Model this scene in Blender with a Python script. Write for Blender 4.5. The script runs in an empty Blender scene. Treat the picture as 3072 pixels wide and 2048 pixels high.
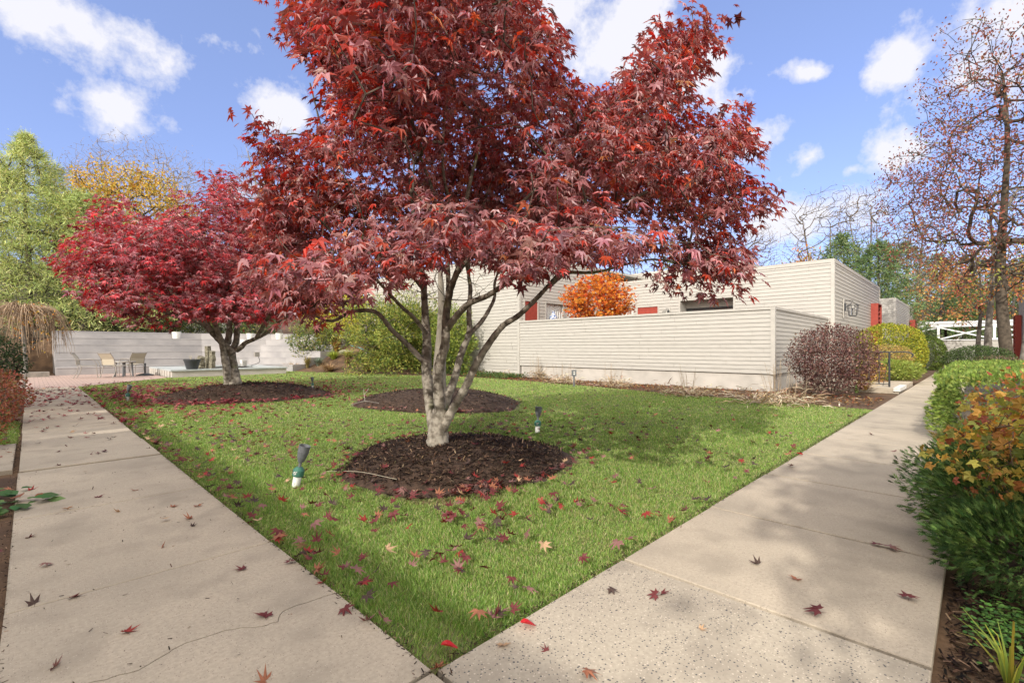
import bpy, math
import numpy as np
from mathutils import Vector
C = bpy.context.scene
COL = C.collection
# ------------------------------------------------------------------ camera
# world axes follow the walks: +X runs along the right walk, +Y along the left one
H, FP, CX, CY = 1.25, 1420.0, 1536.0, 1045.0
TH = math.atan(1394/1420)
FV = np.array([math.cos(TH), math.sin(TH), 0.0]); RV = np.array([math.sin(TH), -math.cos(TH), 0.0])
cam = bpy.data.cameras.new('camera'); co = bpy.data.objects.new('camera', cam); COL.objects.link(co)
co.location = (0, 0, H); co.rotation_euler = (math.pi/2, 0, TH-math.pi/2)
cam.sensor_width = 36; cam.lens = FP/3072*36; cam.shift_y = 21/3072; cam.clip_start = .02; cam.clip_end = 2000
C.camera = co
C.render.engine = 'CYCLES'
C.view_settings.view_transform = 'Standard'; C.view_settings.look = 'None'
C.view_settings.exposure = 0.55; C.view_settings.gamma = 1
try:
    C.cycles.max_bounces = 6; C.cycles.transparent_max_bounces = 6; C.cycles.use_denoising = True
except Exception: pass

def at(u, v, d):
    p = FV*d + RV*((u-CX)/FP*d); p[2] = H-(v-CY)/FP*d; return p
def gp(u, v, z=0.0):
    return at(u, v, (H-z)*FP/(v-CY))
def proj(P):
    P = np.asarray(P); d = P@FV; l = P@RV
    dd = np.where(d > .05, d, .05)
    return CX+l/dd*FP, CY-(P[..., 2]-H)/dd*FP, d
K = 3072/2352

# ------------------------------------------------------------------ sun and sky
SD = np.array([1.0, .25, 0]); SD /= np.linalg.norm(SD); EL = math.radians(31)
sun = bpy.data.lights.new('sun', 'SUN'); so = bpy.data.objects.new('sun', sun); COL.objects.link(so)
sun.energy = 3.0; sun.angle = math.radians(.6); sun.color = (1, .95, .88)
tv = Vector((SD[0]*math.cos(EL), SD[1]*math.cos(EL), -math.sin(EL)))
so.rotation_euler = tv.to_track_quat('-Z', 'Y').to_euler(); so.location = (-10, -3, 12)
W = bpy.data.worlds.new('World'); C.world = W; W.use_nodes = True
nt = W.node_tree; N = nt.nodes; L = nt.links; N.clear()
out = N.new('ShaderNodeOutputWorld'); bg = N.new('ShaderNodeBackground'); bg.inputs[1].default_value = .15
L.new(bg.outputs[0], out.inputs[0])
sky = N.new('ShaderNodeTexSky'); sky.sky_type = 'NISHITA'; sky.sun_disc = False
sky.sun_elevation = EL
sky.sun_rotation = math.atan2(-SD[0], -SD[1])   # azimuth from +Y towards +X of where the sun stands
sky.air_density = 1.0; sky.dust_density = .6; sky.ozone_density = 2.5; sky.altitude = 50
def vmath(op, a=None, b=None):
    n = N.new('ShaderNodeVectorMath'); n.operation = op
    for i, s in enumerate((a, b)):
        if s is None: continue
        if hasattr(s, 'is_output'): L.new(s, n.inputs[i])
        else: n.inputs[i].default_value = s
    return n
def smath(op, a=None, b=None, c=None, clamp=False):
    n = N.new('ShaderNodeMath'); n.operation = op; n.use_clamp = clamp
    for i, s in enumerate((a, b, c)):
        if s is None: continue
        if hasattr(s, 'is_output'): L.new(s, n.inputs[i])
        else: n.inputs[i].default_value = s
    return n.outputs[0]
tc = N.new('ShaderNodeTexCoord')
n1 = N.new('ShaderNodeTexNoise'); n1.inputs['Scale'].default_value = 9; n1.inputs['Detail'].default_value = 9; n1.inputs['Roughness'].default_value = .62
L.new(tc.outputs['Generated'], n1.inputs['Vector'])
n2 = N.new('ShaderNodeTexNoise'); n2.inputs['Scale'].default_value = 4; n2.inputs['Detail'].default_value = 3
L.new(tc.outputs['Generated'], n2.inputs['Vector'])
off = vmath('SUBTRACT', n2.outputs['Color'], (.5, .5, .5)); offs = vmath('SCALE', off.outputs[0]); offs.inputs['Scale'].default_value = .08
dd_ = vmath('ADD', tc.outputs['Generated'], offs.outputs[0])
fld = None
for (cu, cv, hw, hh, am) in [(180, 50, 200, 115, 1), (95, 10, 180, 70, 1), (275, 245, 100, 60, 1), (628, 245, 70, 62, 1), (1430, 90, 130, 120, 1.15), (1560, 200, 140, 80, 1.0),
        (1850, 365, 65, 48, 1), (2045, 155, 85, 62, 1), (2040, 355, 80, 55, .9), (2300, 20, 190, 80, .6), (2220, 190, 120, 60, .34), (1860, 160, 70, 25, .8), (1120, 0, 260, 70, .9),
        (800, 68, 40, 34, .9), (1830, 500, 200, 60, .66), (1963, 398, 34, 20, .85), (1500, 330, 200, 90, .4), (690, 440, 150, 30, .5)]:
    p = at(cu*K, cv*K, 1.0); p[2] -= H; r = np.linalg.norm(p); p = p/r
    m = N.new('ShaderNodeMapping'); m.vector_type = 'TEXTURE'
    m.inputs['Location'].default_value = p
    m.inputs['Rotation'].default_value = (0, -math.asin(p[2]), math.atan2(p[1], p[0]))
    k = K/FP/r
    m.inputs['Scale'].default_value = (1.0, hw*k*1.05, hh*k*1.05)
    L.new(dd_.outputs[0], m.inputs['Vector'])
    ln = vmath('LENGTH', m.outputs[0]).outputs['Value']
    f = smath('MULTIPLY', smath('SUBTRACT', 1.0, ln), am)
    fld = f if fld is None else smath('MAXIMUM', fld, f)
# broken cloud added out of view as fill light, overhead and behind the viewer
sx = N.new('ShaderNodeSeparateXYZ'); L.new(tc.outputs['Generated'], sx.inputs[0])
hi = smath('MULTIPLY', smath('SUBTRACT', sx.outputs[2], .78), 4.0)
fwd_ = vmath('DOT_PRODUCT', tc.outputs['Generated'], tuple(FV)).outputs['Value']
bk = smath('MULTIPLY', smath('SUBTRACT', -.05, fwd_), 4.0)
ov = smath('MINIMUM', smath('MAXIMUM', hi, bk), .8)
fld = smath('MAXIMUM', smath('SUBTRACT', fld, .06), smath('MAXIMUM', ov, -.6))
nz = smath('MULTIPLY', smath('SUBTRACT', n1.outputs['Fac'], .5), 3.6)
cd = smath('MULTIPLY', smath('ADD', smath('ADD', fld, nz), .02), 1.7, clamp=True)
cd = smath('MULTIPLY', smath('SMOOTH_MIN', cd, 1.0, .2), .95, clamp=True)
mixs = N.new('ShaderNodeMix'); mixs.data_type = 'RGBA'
tint = N.new('ShaderNodeMix'); tint.data_type = 'RGBA'; tint.blend_type = 'MULTIPLY'; tint.inputs['Factor'].default_value = 1
tint.inputs['B'].default_value = (.95, .84, 1.05, 1)
L.new(sky.outputs[0], tint.inputs['A'])
hz = N.new('ShaderNodeMix'); hz.data_type = 'RGBA'; hz.inputs['Factor'].default_value = .32
hz.inputs['B'].default_value = (2.2, 3.0, 5.0, 1); L.new(tint.outputs['Result'], hz.inputs['A'])
L.new(hz.outputs['Result'], mixs.inputs['A'])
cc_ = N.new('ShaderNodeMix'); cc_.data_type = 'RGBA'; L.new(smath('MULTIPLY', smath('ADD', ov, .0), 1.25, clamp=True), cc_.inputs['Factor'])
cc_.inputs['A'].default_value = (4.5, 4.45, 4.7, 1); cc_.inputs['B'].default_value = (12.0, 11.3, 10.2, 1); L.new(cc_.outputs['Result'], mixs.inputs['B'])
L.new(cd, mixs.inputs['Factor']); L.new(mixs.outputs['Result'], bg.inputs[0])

# ------------------------------------------------------------------ helpers
R = np.random.default_rng(7)
def norm(a): return a/np.maximum(np.linalg.norm(a, axis=-1, keepdims=True), 1e-9)
class MB:
    """collects vertices and faces and links them as ONE mesh object"""
    def __init__(s): s.V = []; s.F = {}; s.n = 0; s.Cc = []
    def add(s, V, F, col=None):
        V = np.asarray(V, float).reshape(-1, 3); F = np.asarray(F, int)
        s.V.append(V); s.F.setdefault(F.shape[1], []).append(F+s.n); s.n += len(V)
        c = np.ones((len(V), 3)) if col is None else np.broadcast_to(np.asarray(col, float), (len(V), 3))
        s.Cc.append(c); return s
    def box(s, c, d, rz=0, col=None, tilt=None):
        c = np.asarray(c, float); x, y, z = np.asarray(d, float)/2
        V = np.array([[a, b, e] for e in (-z, z) for a, b in ((-x, -y), (x, -y), (x, y), (-x, y))])
        if tilt is not None: V = V@tilt.T
        cs, sn = math.cos(rz), math.sin(rz); V = V@np.array([[cs, sn, 0], [-sn, cs, 0], [0, 0, 1]])
        return s.add(V+c, [[0, 3, 2, 1], [4, 5, 6, 7], [0, 1, 5, 4], [1, 2, 6, 5], [2, 3, 7, 6], [3, 0, 4, 7]], col)
    def bb(s, x0, x1, y0, y1, z0, z1, col=None):
        return s.box(((x0+x1)/2, (y0+y1)/2, (z0+z1)/2), (x1-x0, y1-y0, z1-z0), 0, col)
    def tube(s, P, r, n=8, cap=True, jit=0, col=None):
        P = np.asarray(P, float); m = len(P); r = np.broadcast_to(np.asarray(r, float), (m,))
        T = norm(np.gradient(P, axis=0)); ref = np.array([.3, .2, .93]) if abs(T[:, 2]).mean() < .8 else np.array([.95, .3, .1])
        A = norm(np.cross(T, ref)); B = np.cross(T, A); a = np.arange(n)*2*math.pi/n
        rr = r[:, None]*np.ones(n)
        if jit: rr = rr*(1+jit*R.normal(size=(m, n))*.5+jit*np.sin(a*2+R.random()*6)[None])
        V = P[:, None]+rr[..., None]*(np.cos(a)[None, :, None]*A[:, None]+np.sin(a)[None, :, None]*B[:, None])
        i = np.arange(m-1)[:, None]*n; j = np.arange(n)[None]; k = (j+1) % n
        F = np.stack([i+j, i+k, i+n+k, i+n+j], -1).reshape(-1, 4)
        s.add(V, F, col)
        if cap:
            for e, q in ((0, P[0]), (m-1, P[-1])):
                ring = V[e]; s.add(np.vstack([ring, q]), [[(b+1) % n, b, n] if e == 0 else [b, (b+1) % n, n] for b in range(n)], col)
        return s
    def frusta(s, P0, P1, r0, r1, n=4, col=None):
        P0 = np.asarray(P0); P1 = np.asarray(P1)
        if len(P0) == 0: return s
        T = norm(P1-P0); A = norm(np.cross(T, np.array([.31, .52, .8]))); B = np.cross(T, A); a = np.arange(n)*2*math.pi/n
        o = np.cos(a)[None, :, None]*A[:, None]+np.sin(a)[None, :, None]*B[:, None]
        V = np.concatenate([P0[:, None]+o*np.asarray(r0)[:, None, None], P1[:, None]+o*np.asarray(r1)[:, None, None]], 1)
        j = np.arange(n); k = (j+1) % n; f = np.stack([j, k, k+n, j+n], -1)
        F = (np.arange(len(P0))[:, None, None]*2*n+f[None]).reshape(-1, 4)
        return s.add(V, F, col)
    def lathe(s, prof, c=(0, 0, 0), n=20, col=None, M=None):
        prof = np.asarray(prof, float); a = np.arange(n)*2*math.pi/n; m = len(prof)
        V = np.stack([prof[:, 0, None]*np.cos(a), prof[:, 0, None]*np.sin(a), prof[:, 1, None]*np.ones(n)], -1).reshape(-1, 3)
        if M is not None: V = V@np.asarray(M).T
        i = np.arange(m-1)[:, None]*n; j = np.arange(n)[None]; k = (j+1) % n
        return s.add(V+np.asarray(c), np.stack([i+j, i+k, i+n+k, i+n+j], -1).reshape(-1, 4), col)
    def poly(s, pts, z0, z1, top_only=False, col=None):
        """extruded polygon, counter-clockwise"""
        n = len(pts); p = np.asarray(pts, float)
        V = np.vstack([np.c_[p, np.full(n, z0)], np.c_[p, np.full(n, z1)]])
        s.add(V, [list(range(n, 2*n))], col)
        if not top_only: s.add(V, [[i, (i+1) % n, n+(i+1) % n, n+i] for i in range(n)], col)
        return s
    def leaves(s, c, ax, nr, sz, tpl, col):
        tV, tF = tpl; c = np.asarray(c); ax = norm(ax); nr = norm(nr-(nr*ax).sum(-1, keepdims=True)*ax); X = np.cross(ax, nr)
        sz = np.broadcast_to(np.asarray(sz, float), (len(c),))[:, None, None]
        V = c[:, None]+sz*(tV[None, :, 0:1]*X[:, None]+tV[None, :, 1:2]*ax[:, None]+tV[None, :, 2:3]*nr[:, None])
        m = len(tV)
        for f in tF:
            F = (np.arange(len(c))[:, None, None]*m+f[None]).reshape(-1, f.shape[1])
            s.F.setdefault(F.shape[1], []).append(F+s.n)
        s.V.append(V.reshape(-1, 3)); s.n += m*len(c); s.Cc.append(np.repeat(col, m, 0)); return s
    def build(s, name, mat, parent=None, smooth=False, sharp=None):
        V = np.vstack(s.V); me = bpy.data.meshes.new(name)
        loops = []; starts = []; tots = []; p = 0
        for k, fs in s.F.items():
            F = np.vstack(fs); loops.append(F.ravel()); starts.append(p+np.arange(len(F))*k); p += F.size
        loops = np.concatenate(loops).astype(np.int32); starts = np.concatenate(starts).astype(np.int32)
        me.vertices.add(len(V)); me.vertices.foreach_set('co', V.astype(np.float32).ravel())
        me.loops.add(len(loops)); me.loops.foreach_set('vertex_index', loops)
        me.polygons.add(len(starts)); me.polygons.foreach_set('loop_start', starts)
        a = me.attributes.new('col', 'FLOAT_COLOR', 'POINT'); cc = np.ones((len(V), 4), np.float32); cc[:, :3] = np.vstack(s.Cc)
        a.data.foreach_set('color', cc.ravel())
        me.update(calc_edges=True); me.materials.append(mat)
        me.polygons.foreach_set('use_smooth', np.full(len(starts), bool(smooth)))
        o = bpy.data.objects.new(name, me); COL.objects.link(o)
        if parent: o.parent = parent
        return o
def tag(o, label=None, cat=None, group=None, kind=None):
    for k, v in (('label', label), ('category', cat), ('group', group), ('kind', kind)):
        if v: o[k] = v
    return o
def thing(name, label, cat, loc=(0, 0, 0), rz=0, group=None, sc=1):
    o = bpy.data.objects.new(name, None); COL.objects.link(o); o.location = loc; o.rotation_euler = (0, 0, rz); o.scale = (sc,)*3
    o.empty_display_size = .1
    return tag(o, label, cat, group)
def copy_tree(o, parent=None, loc=None, rz=None, sc=None, label=None, group=None):
    c = o.copy(); COL.objects.link(c); c.parent = parent
    if loc is not None: c.location = loc
    if rz is not None: c.rotation_euler = (0, 0, rz)
    if sc is not None: c.scale = (sc,)*3
    if label: c['label'] = label
    if group: c['group'] = group
    for ch in [x for x in CHILD.get(o.name, [])]: k = copy_tree(ch, c)
    return c
CHILD = {}
def reg(root):
    for o in list(COL.objects):
        if o.parent: 
            l = CHILD.setdefault(o.parent.name, [])
            if o not in l: l.append(o)
def curve(P, m=8):
    P = np.asarray(P, float); Q = np.vstack([2*P[0]-P[1], P, 2*P[-1]-P[-2]]); o = []
    for i in range(len(P)-1):
        a, b, c, d = Q[i:i+4]
        t = (np.arange(m)/m)[:, None]
        o.append(.5*((2*b)+(-a+c)*t+(2*a-5*b+4*c-d)*t*t+(-a+3*b-3*c+d)*t**3))
    o.append(P[-1:]); return np.vstack(o)
def inpoly(u, v, poly):
    poly = np.asarray(poly, float); x, y = poly[:, 0], poly[:, 1]; r = np.zeros(np.shape(u), bool); j = len(poly)-1
    for i in range(len(poly)):
        c = ((y[i] > v) != (y[j] > v)) & (u < (x[j]-x[i])*(v-y[i])/(y[j]-y[i]+1e-12)+x[i]); r ^= c; j = i
    return r
def smooth01(t): t = np.clip(t, 0, 1); return t*t*(3-2*t)
def vn(x, y, s=1.0, seed=0):
    """cheap smooth 2-D variation, about -1..1"""
    return (np.sin(x*1.7*s+seed)+np.sin(y*1.3*s+seed*2.1)+np.sin((x+y)*.9*s+seed*.7)+np.sin((x-y*1.4)*2.3*s+seed*3.3)*.6)/3.6

# ------------------------------------------------------------------ materials
def nodes(m): m.use_nodes = True; return m.node_tree.nodes, m.node_tree.links, m.node_tree.nodes['Principled BSDF']
def setspec(b, v):
    b.inputs['Specular IOR Level'].default_value = v
def mat(name, col, rough=.7, c2=None, scale=8, detail=6, bump=0, bscale=None, metal=0, spec=.3, attr=False, lo=.35, hi=.65, coords='Object', stretch=None):
    m = bpy.data.materials.new(name); n, l, b = nodes(m)
    b.inputs['Roughness'].default_value = rough; b.inputs['Metallic'].default_value = metal; setspec(b, spec)
    col = tuple(col)+(1,); src = None
    t = n.new('ShaderNodeTexCoord'); vec = t.outputs[coords]
    if stretch:
        mp = n.new('ShaderNodeMapping'); mp.inputs['Scale'].default_value = stretch; l.new(vec, mp.inputs['Vector']); vec = mp.outputs[0]
    if c2 is not None:
        x = n.new('ShaderNodeTexNoise'); x.inputs['Scale'].default_value = scale; x.inputs['Detail'].default_value = detail; l.new(vec, x.inputs['Vector'])
        r = n.new('ShaderNodeMapRange'); r.inputs[1].default_value = lo; r.inputs[2].default_value = hi; l.new(x.outputs['Fac'], r.inputs[0])
        k = n.new('ShaderNodeMix'); k.data_type = 'RGBA'; k.inputs['A'].default_value = col; k.inputs['B'].default_value = tuple(c2)+(1,)
        l.new(r.outputs[0], k.inputs['Factor']); src = k.outputs['Result']
    if attr:
        a = n.new('ShaderNodeAttribute'); a.attribute_name = 'col'
        k = n.new('ShaderNodeMix'); k.data_type = 'RGBA'; k.blend_type = 'MULTIPLY'; k.inputs['Factor'].default_value = 1
        if src: l.new(src, k.inputs['A'])
        else: k.inputs['A'].default_value = col
        l.new(a.outputs['Color'], k.inputs['B']); src = k.outputs['Result']
    if src: l.new(src, b.inputs['Base Color'])
    else: b.inputs['Base Color'].default_value = col
    if bump:
        x = n.new('ShaderNodeTexNoise'); x.inputs['Scale'].default_value = bscale or scale*3; x.inputs['Detail'].default_value = 8; l.new(vec, x.inputs['Vector'])
        u = n.new('ShaderNodeBump'); u.inputs['Strength'].default_value = min(1, bump*20); u.inputs['Distance'].default_value = bump; l.new(x.outputs['Fac'], u.inputs['Height']); l.new(u.outputs[0], b.inputs['Normal'])
    return m
def leafmat(name, trans=.35, rough=.5, tcol=(1.5, .9, .7), spec=.4):
    m = bpy.data.materials.new(name); n, l, b = nodes(m); b.inputs['Roughness'].default_value = rough; setspec(b, spec)
    a = n.new('ShaderNodeAttribute'); a.attribute_name = 'col'; l.new(a.outputs['Color'], b.inputs['Base Color'])
    t = n.new('ShaderNodeBsdfTranslucent'); k = n.new('ShaderNodeMix'); k.data_type = 'RGBA'; k.blend_type = 'MULTIPLY'; k.inputs['Factor'].default_value = 1
    l.new(a.outputs['Color'], k.inputs['A']); k.inputs['B'].default_value = tuple(tcol)+(1,); l.new(k.outputs['Result'], t.inputs['Color'])
    x = n.new('ShaderNodeMixShader'); x.inputs[0].default_value = trans; l.new(b.outputs[0], x.inputs[1]); l.new(t.outputs[0], x.inputs[2])
    l.new(x.outputs[0], n['Material Output'].inputs[0]); return m
def concrete(name, base, dark, speck, sp_scale, sp_amt, bumpd):
    m = bpy.data.materials.new(name); n, l, b = nodes(m); b.inputs['Roughness'].default_value = .85; setspec(b, .25)
    t = n.new('ShaderNodeTexCoord'); V = t.outputs['Object']
    def noise(s, d=6):
        x = n.new('ShaderNodeTexNoise'); x.inputs['Scale'].default_value = s; x.inputs['Detail'].default_value = d; l.new(V, x.inputs['Vector']); return x.outputs['Fac']
    def rng(f, a, c, lo=0, hi=1):
        r = n.new('ShaderNodeMapRange'); r.inputs[1].default_value = a; r.inputs[2].default_value = c; r.inputs[3].default_value = lo; r.inputs[4].default_value = hi; l.new(f, r.inputs[0]); return r.outputs[0]
    def mix(f, A, B, mode='MIX'):
        k = n.new('ShaderNodeMix'); k.data_type = 'RGBA'; k.blend_type = mode
        for s_, q in (('A', A), ('B', B)):
            if hasattr(q, 'is_output'): l.new(q, k.inputs[s_])
            else: k.inputs[s_].default_value = tuple(q)+(1,)
        l.new(f, k.inputs['Factor']); return k.outputs['Result']
    c = mix(rng(noise(.9, 8), .40, .62), base, dark)
    c = mix(rng(noise(3.1, 10), .50, .70, 0, .65), c, tuple(x*.72 for x in dark))
    c = mix(rng(noise(60, 4), .35, .7, 0, .5), c, tuple(x*.62 for x in base))
    vo = n.new('ShaderNodeTexVoronoi'); vo.inputs['Scale'].default_value = sp_scale; l.new(V, vo.inputs['Vector'])
    size = noise(sp_scale*.35, 2)
    th = n.new('ShaderNodeMath'); th.operation = 'MULTIPLY'; l.new(size, th.inputs[0]); th.inputs[1].default_value = sp_amt
    lt = n.new('ShaderNodeMath'); lt.operation = 'LESS_THAN'; l.new(vo.outputs['Distance'], lt.inputs[0]); l.new(th.outputs[0], lt.inputs[1])
    sep = n.new('ShaderNodeSeparateColor'); l.new(vo.outputs['Color'], sep.inputs[0])
    pick = n.new('ShaderNodeMath'); pick.operation = 'GREATER_THAN'; l.new(sep.outputs[0], pick.inputs[0]); pick.inputs[1].default_value = .45
    pc = mix(pick.outputs[0], (.55, .47, .37), speck)
    c = mix(lt.outputs[0], c, pc)
    # dark grime blotches and pores
    vo2 = n.new('ShaderNodeTexVoronoi'); vo2.inputs['Scale'].default_value = 14; l.new(V, vo2.inputs['Vector'])
    lt2 = n.new('ShaderNodeMath'); lt2.operation = 'LESS_THAN'; l.new(vo2.outputs['Distance'], lt2.inputs[0]); lt2.inputs[1].default_value = .035
    c = mix(lt2.outputs[0], c, (.07, .06, .05))
    l.new(c, b.inputs['Base Color'])
    bu = n.new('ShaderNodeBump'); bu.inputs['Strength'].default_value = .6; bu.inputs['Distance'].default_value = bumpd
    h = noise(140, 5); ad = n.new('ShaderNodeMath'); ad.operation = 'ADD'; l.new(h, ad.inputs[0]); l.new(lt.outputs[0], ad.inputs[1]); l.new(ad.outputs[0], bu.inputs['Height']); l.new(bu.outputs[0], b.inputs['Normal'])
    return m
M = {}
M['soil'] = mat('soil', (.07, .042, .026), .95, (.15, .09, .05), 3, 12, .02, 40)
M['mulch'] = mat('mulch', (.034, .022, .015), .95, (.085, .052, .034), 22, 12, .02, 60)
M['turf'] = mat('turf', (.10, .13, .035), .95, (.17, .16, .07), 6, 10, .01, 60)
M['walk'] = concrete('walk_concrete', (.485, .41, .31), (.375, .32, .245), (.20, .16, .13), 110, .36, .0012)
M['walkc'] = concrete('aggregate_concrete', (.45, .39, .30), (.35, .30, .235), (.09, .085, .085), 75, .5, .0025)
M['terrace'] = mat('terrace_concrete', (.385, .36, .345), .85, (.29, .275, .27), 1.2, 10, .003, 30)
M['brick'] = None
M['siding'] = mat('painted_siding', (.445, .418, .37), .55, (.40, .375, .33), 3, 8, .0012, 60, attr=True, stretch=(1, 1, 6))
M['trim'] = mat('painted_trim', (.46, .43, .38), .5, (.41, .385, .34), 5, 4, .0008)
M['stucco'] = mat('painted_concrete', (.49, .45, .395), .85, (.39, .36, .315), 2.2, 10, .006, 18)
M['red'] = mat('red_paint', (.33, .055, .035), .5, (.27, .045, .03), 6, 5, .0006)
M['roof'] = mat('roof_membrane', (.2, .19, .18), .9)
M['cap'] = mat('brown_cap', (.12, .095, .075), .6)
M['dark'] = mat('black_metal', (.03, .032, .035), .45, spec=.5)
M['grey'] = mat('grey_metal', (.14, .145, .15), .5, (.10, .105, .11), 30, 5, .0005, spec=.5)
M['white'] = mat('white_plastic', (.74, .73, .69), .55, (.56, .54, .48), 10, 8)
M['green'] = mat('green_plastic', (.045, .14, .10), .45, (.06, .17, .12), 12)
M['taupe'] = mat('taupe_metal', (.30, .27, .235), .4, spec=.5)
M['mesh'] = mat('beige_sling', (.42, .37, .28), .8)
M['slate'] = mat('slate', (.33, .35, .335), .8, (.42, .435, .42), 6, 6, .002)
M['basalt'] = mat('basalt', (.10, .085, .055), .9, (.23, .21, .15), 14, 9, .015, 20)
M['bark'] = mat('maple_bark', (.29, .265, .225), .9, (.115, .10, .08), 14, 10, .008, 40, attr=True, lo=.42, hi=.62)
def moss(m):
    n, l, b = nodes(m); t = n.new('ShaderNodeTexCoord'); x = n.new('ShaderNodeTexNoise'); x.inputs['Scale'].default_value = 2.6; x.inputs['Detail'].default_value = 7; l.new(t.outputs['Object'], x.inputs['Vector'])
    r = n.new('ShaderNodeMapRange'); r.inputs[1].default_value = .60; r.inputs[2].default_value = .68; r.inputs[4].default_value = .75; l.new(x.outputs['Fac'], r.inputs[0])
    k = n.new('ShaderNodeMix'); k.data_type = 'RGBA'; l.new(b.inputs['Base Color'].links[0].from_socket, k.inputs['A']); k.inputs['B'].default_value = (.11, .13, .03, 1); l.new(r.outputs[0], k.inputs['Factor']); l.new(k.outputs['Result'], b.inputs['Base Color'])
moss(M['bark'])
M['darkbark'] = mat('dark_bark', (.12, .10, .08), .95, (.055, .047, .038), 8, 8, .012, 18, attr=True)
M['palebark'] = mat('pale_bark', (.36, .33, .29), .9, (.22, .20, .175), 5, 8, attr=True)
M['leaf_red'] = leafmat('maple_leaf', .27, .42, (1.9, .55, .4), .6)
M['leaf'] = leafmat('leaf', .3, .6, (1.3, 1.2, .7), .2)
M['dead_leaf'] = leafmat('dead_maple_leaf', .1, .6, (1.6, .8, .6), .25)
M['needle'] = leafmat('needle', .25, .6, (1.2, 1.2, .7), .25)
M['grassb'] = leafmat('grass_blade', .35, .5, (1.2, 1.25, .6), .3)
M['dry'] = leafmat('dry_stem', .2, .8, (1.1, 1, .8), .15)
M['stone'] = mat('field_stone', (.34, .30, .25), .9, (.22, .20, .17), 6, 8, .01, 15)
M['hose'] = mat('teal_hose', (.10, .33, .33), .5)
def glassmat(name, col, rough):
    return mat(name, col, rough, spec=.8)
M['pane'] = glassmat('window_pane', (.05, .055, .05), .08)
M['curtain'] = mat('white_curtain', (.62, .61, .58), .8)
g = bpy.data.materials.new('clear_glass'); n, l, b = nodes(g); b.inputs['Transmission Weight'].default_value = 1; b.inputs['Roughness'].default_value = .05; M['glass'] = g
w = bpy.data.materials.new('bright_house_paint'); n, l, b = nodes(w); b.inputs['Base Color'].default_value = (.75, .75, .74, 1); M['whitehouse'] = w
# brick paving
m = bpy.data.materials.new('brick_paving'); n, l, b = nodes(m); t = n.new('ShaderNodeTexCoord'); k = n.new('ShaderNodeTexBrick')
k.inputs['Scale'].default_value = 2.2; k.inputs['Color1'].default_value = (.46, .32, .26, 1); k.inputs['Color2'].default_value = (.37, .26, .21, 1); k.inputs['Mortar'].default_value = (.16, .12, .10, 1); k.inputs['Mortar Size'].default_value = .018
l.new(t.outputs['Object'], k.inputs['Vector']); l.new(k.outputs['Color'], b.inputs['Base Color']); b.inputs['Roughness'].default_value = .85; M['brick'] = m

# leaf shapes (x across, y to the tip, z normal)
def tpl_maple(droop=.28, lob=7, fold=.05, rvv=.37):
    ang = np.radians(np.linspace(-128, 128, lob)); ln = {7: [.42, .72, .95, 1.0, .95, .72, .42], 5: [.6, .9, 1.0, .9, .6]}[lob]
    P = [(0, 0, 0)]; 
    for i, (a, r) in enumerate(zip(ang, ln)):
        if i == 0: P.append((math.sin(a-.25)*.16, math.cos(a-.25)*.16, 0))
        P.append((math.sin(a)*r, math.cos(a)*r, -droop*r*r))
        am = (a+ang[i+1])/2 if i < lob-1 else a+.25
        rv = rvv if i < lob-1 else .18
        P.append((math.sin(am)*rv, math.cos(am)*rv, fold))
    F = [[0, i, i+1] for i in range(1, len(P)-1)]
    return np.array(P)*np.array([1, 1, 1])+np.array([0, .0, 0]), [np.array(F)]
T_MAPLE = tpl_maple(); T_FLAT = tpl_maple(.12); 
T_OV = (np.array([(0, 0, 0), (.28, .42, .08), (0, 1, -.12), (-.28, .42, .08), (0, .5, 0)]), [np.array([[0, 1, 4], [1, 2, 4], [2, 3, 4], [3, 0, 4]])])
T_DIA = (np.array([(0, 0, 0), (.3, .5, .1), (0, 1, 0), (-.3, .5, .1)]), [np.array([[0, 1, 2, 3]])])
T_LONG = (np.array([(0, 0, 0), (.14, .4, .04), (0, 1, -.15), (-.14, .4, .04)]), [np.array([[0, 1, 2], [0, 2, 3]])])
T_NEED = (np.array([(-.035, 0, 0), (.035, 0, 0), (0, 1, -.08)]), [np.array([[0, 1, 2]])])
T_BLADE = (np.array([(-.5, 0, 0), (.5, 0, 0), (.36, .55, .06), (-.36, .55, .06), (0, 1, .28)]), [np.array([[0, 1, 2, 3]]), np.array([[3, 2, 4]])])
def _sp():
    P = []; F = []
    for a, y0, r in ((0, 0, 1), (.75, .15, .6), (-.75, .2, .55), (.7, .4, .45), (-.7, .45, .42)):
        i = len(P); w = .07; P += [(-w, y0, 0), (w, y0, 0), (math.sin(a)*r*.7, y0+math.cos(a)*r*(1-y0*.3), .05)]; F.append([i, i+1, i+2])
    return np.array(P), [np.array(F)]
T_SPRAY = _sp()
def pal(n, cols, w=None, var=.18):
    cols = np.array(cols); w = None if w is None else np.array(w)/np.sum(w)
    c = cols[R.choice(len(cols), n, p=w)]; return np.clip(c*(1+var*R.normal(size=(n, 1)))+c*.06*R.normal(size=(n, 3)), .003, .95)
def rdir(n): return norm(R.normal(size=(n, 3)))

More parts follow.
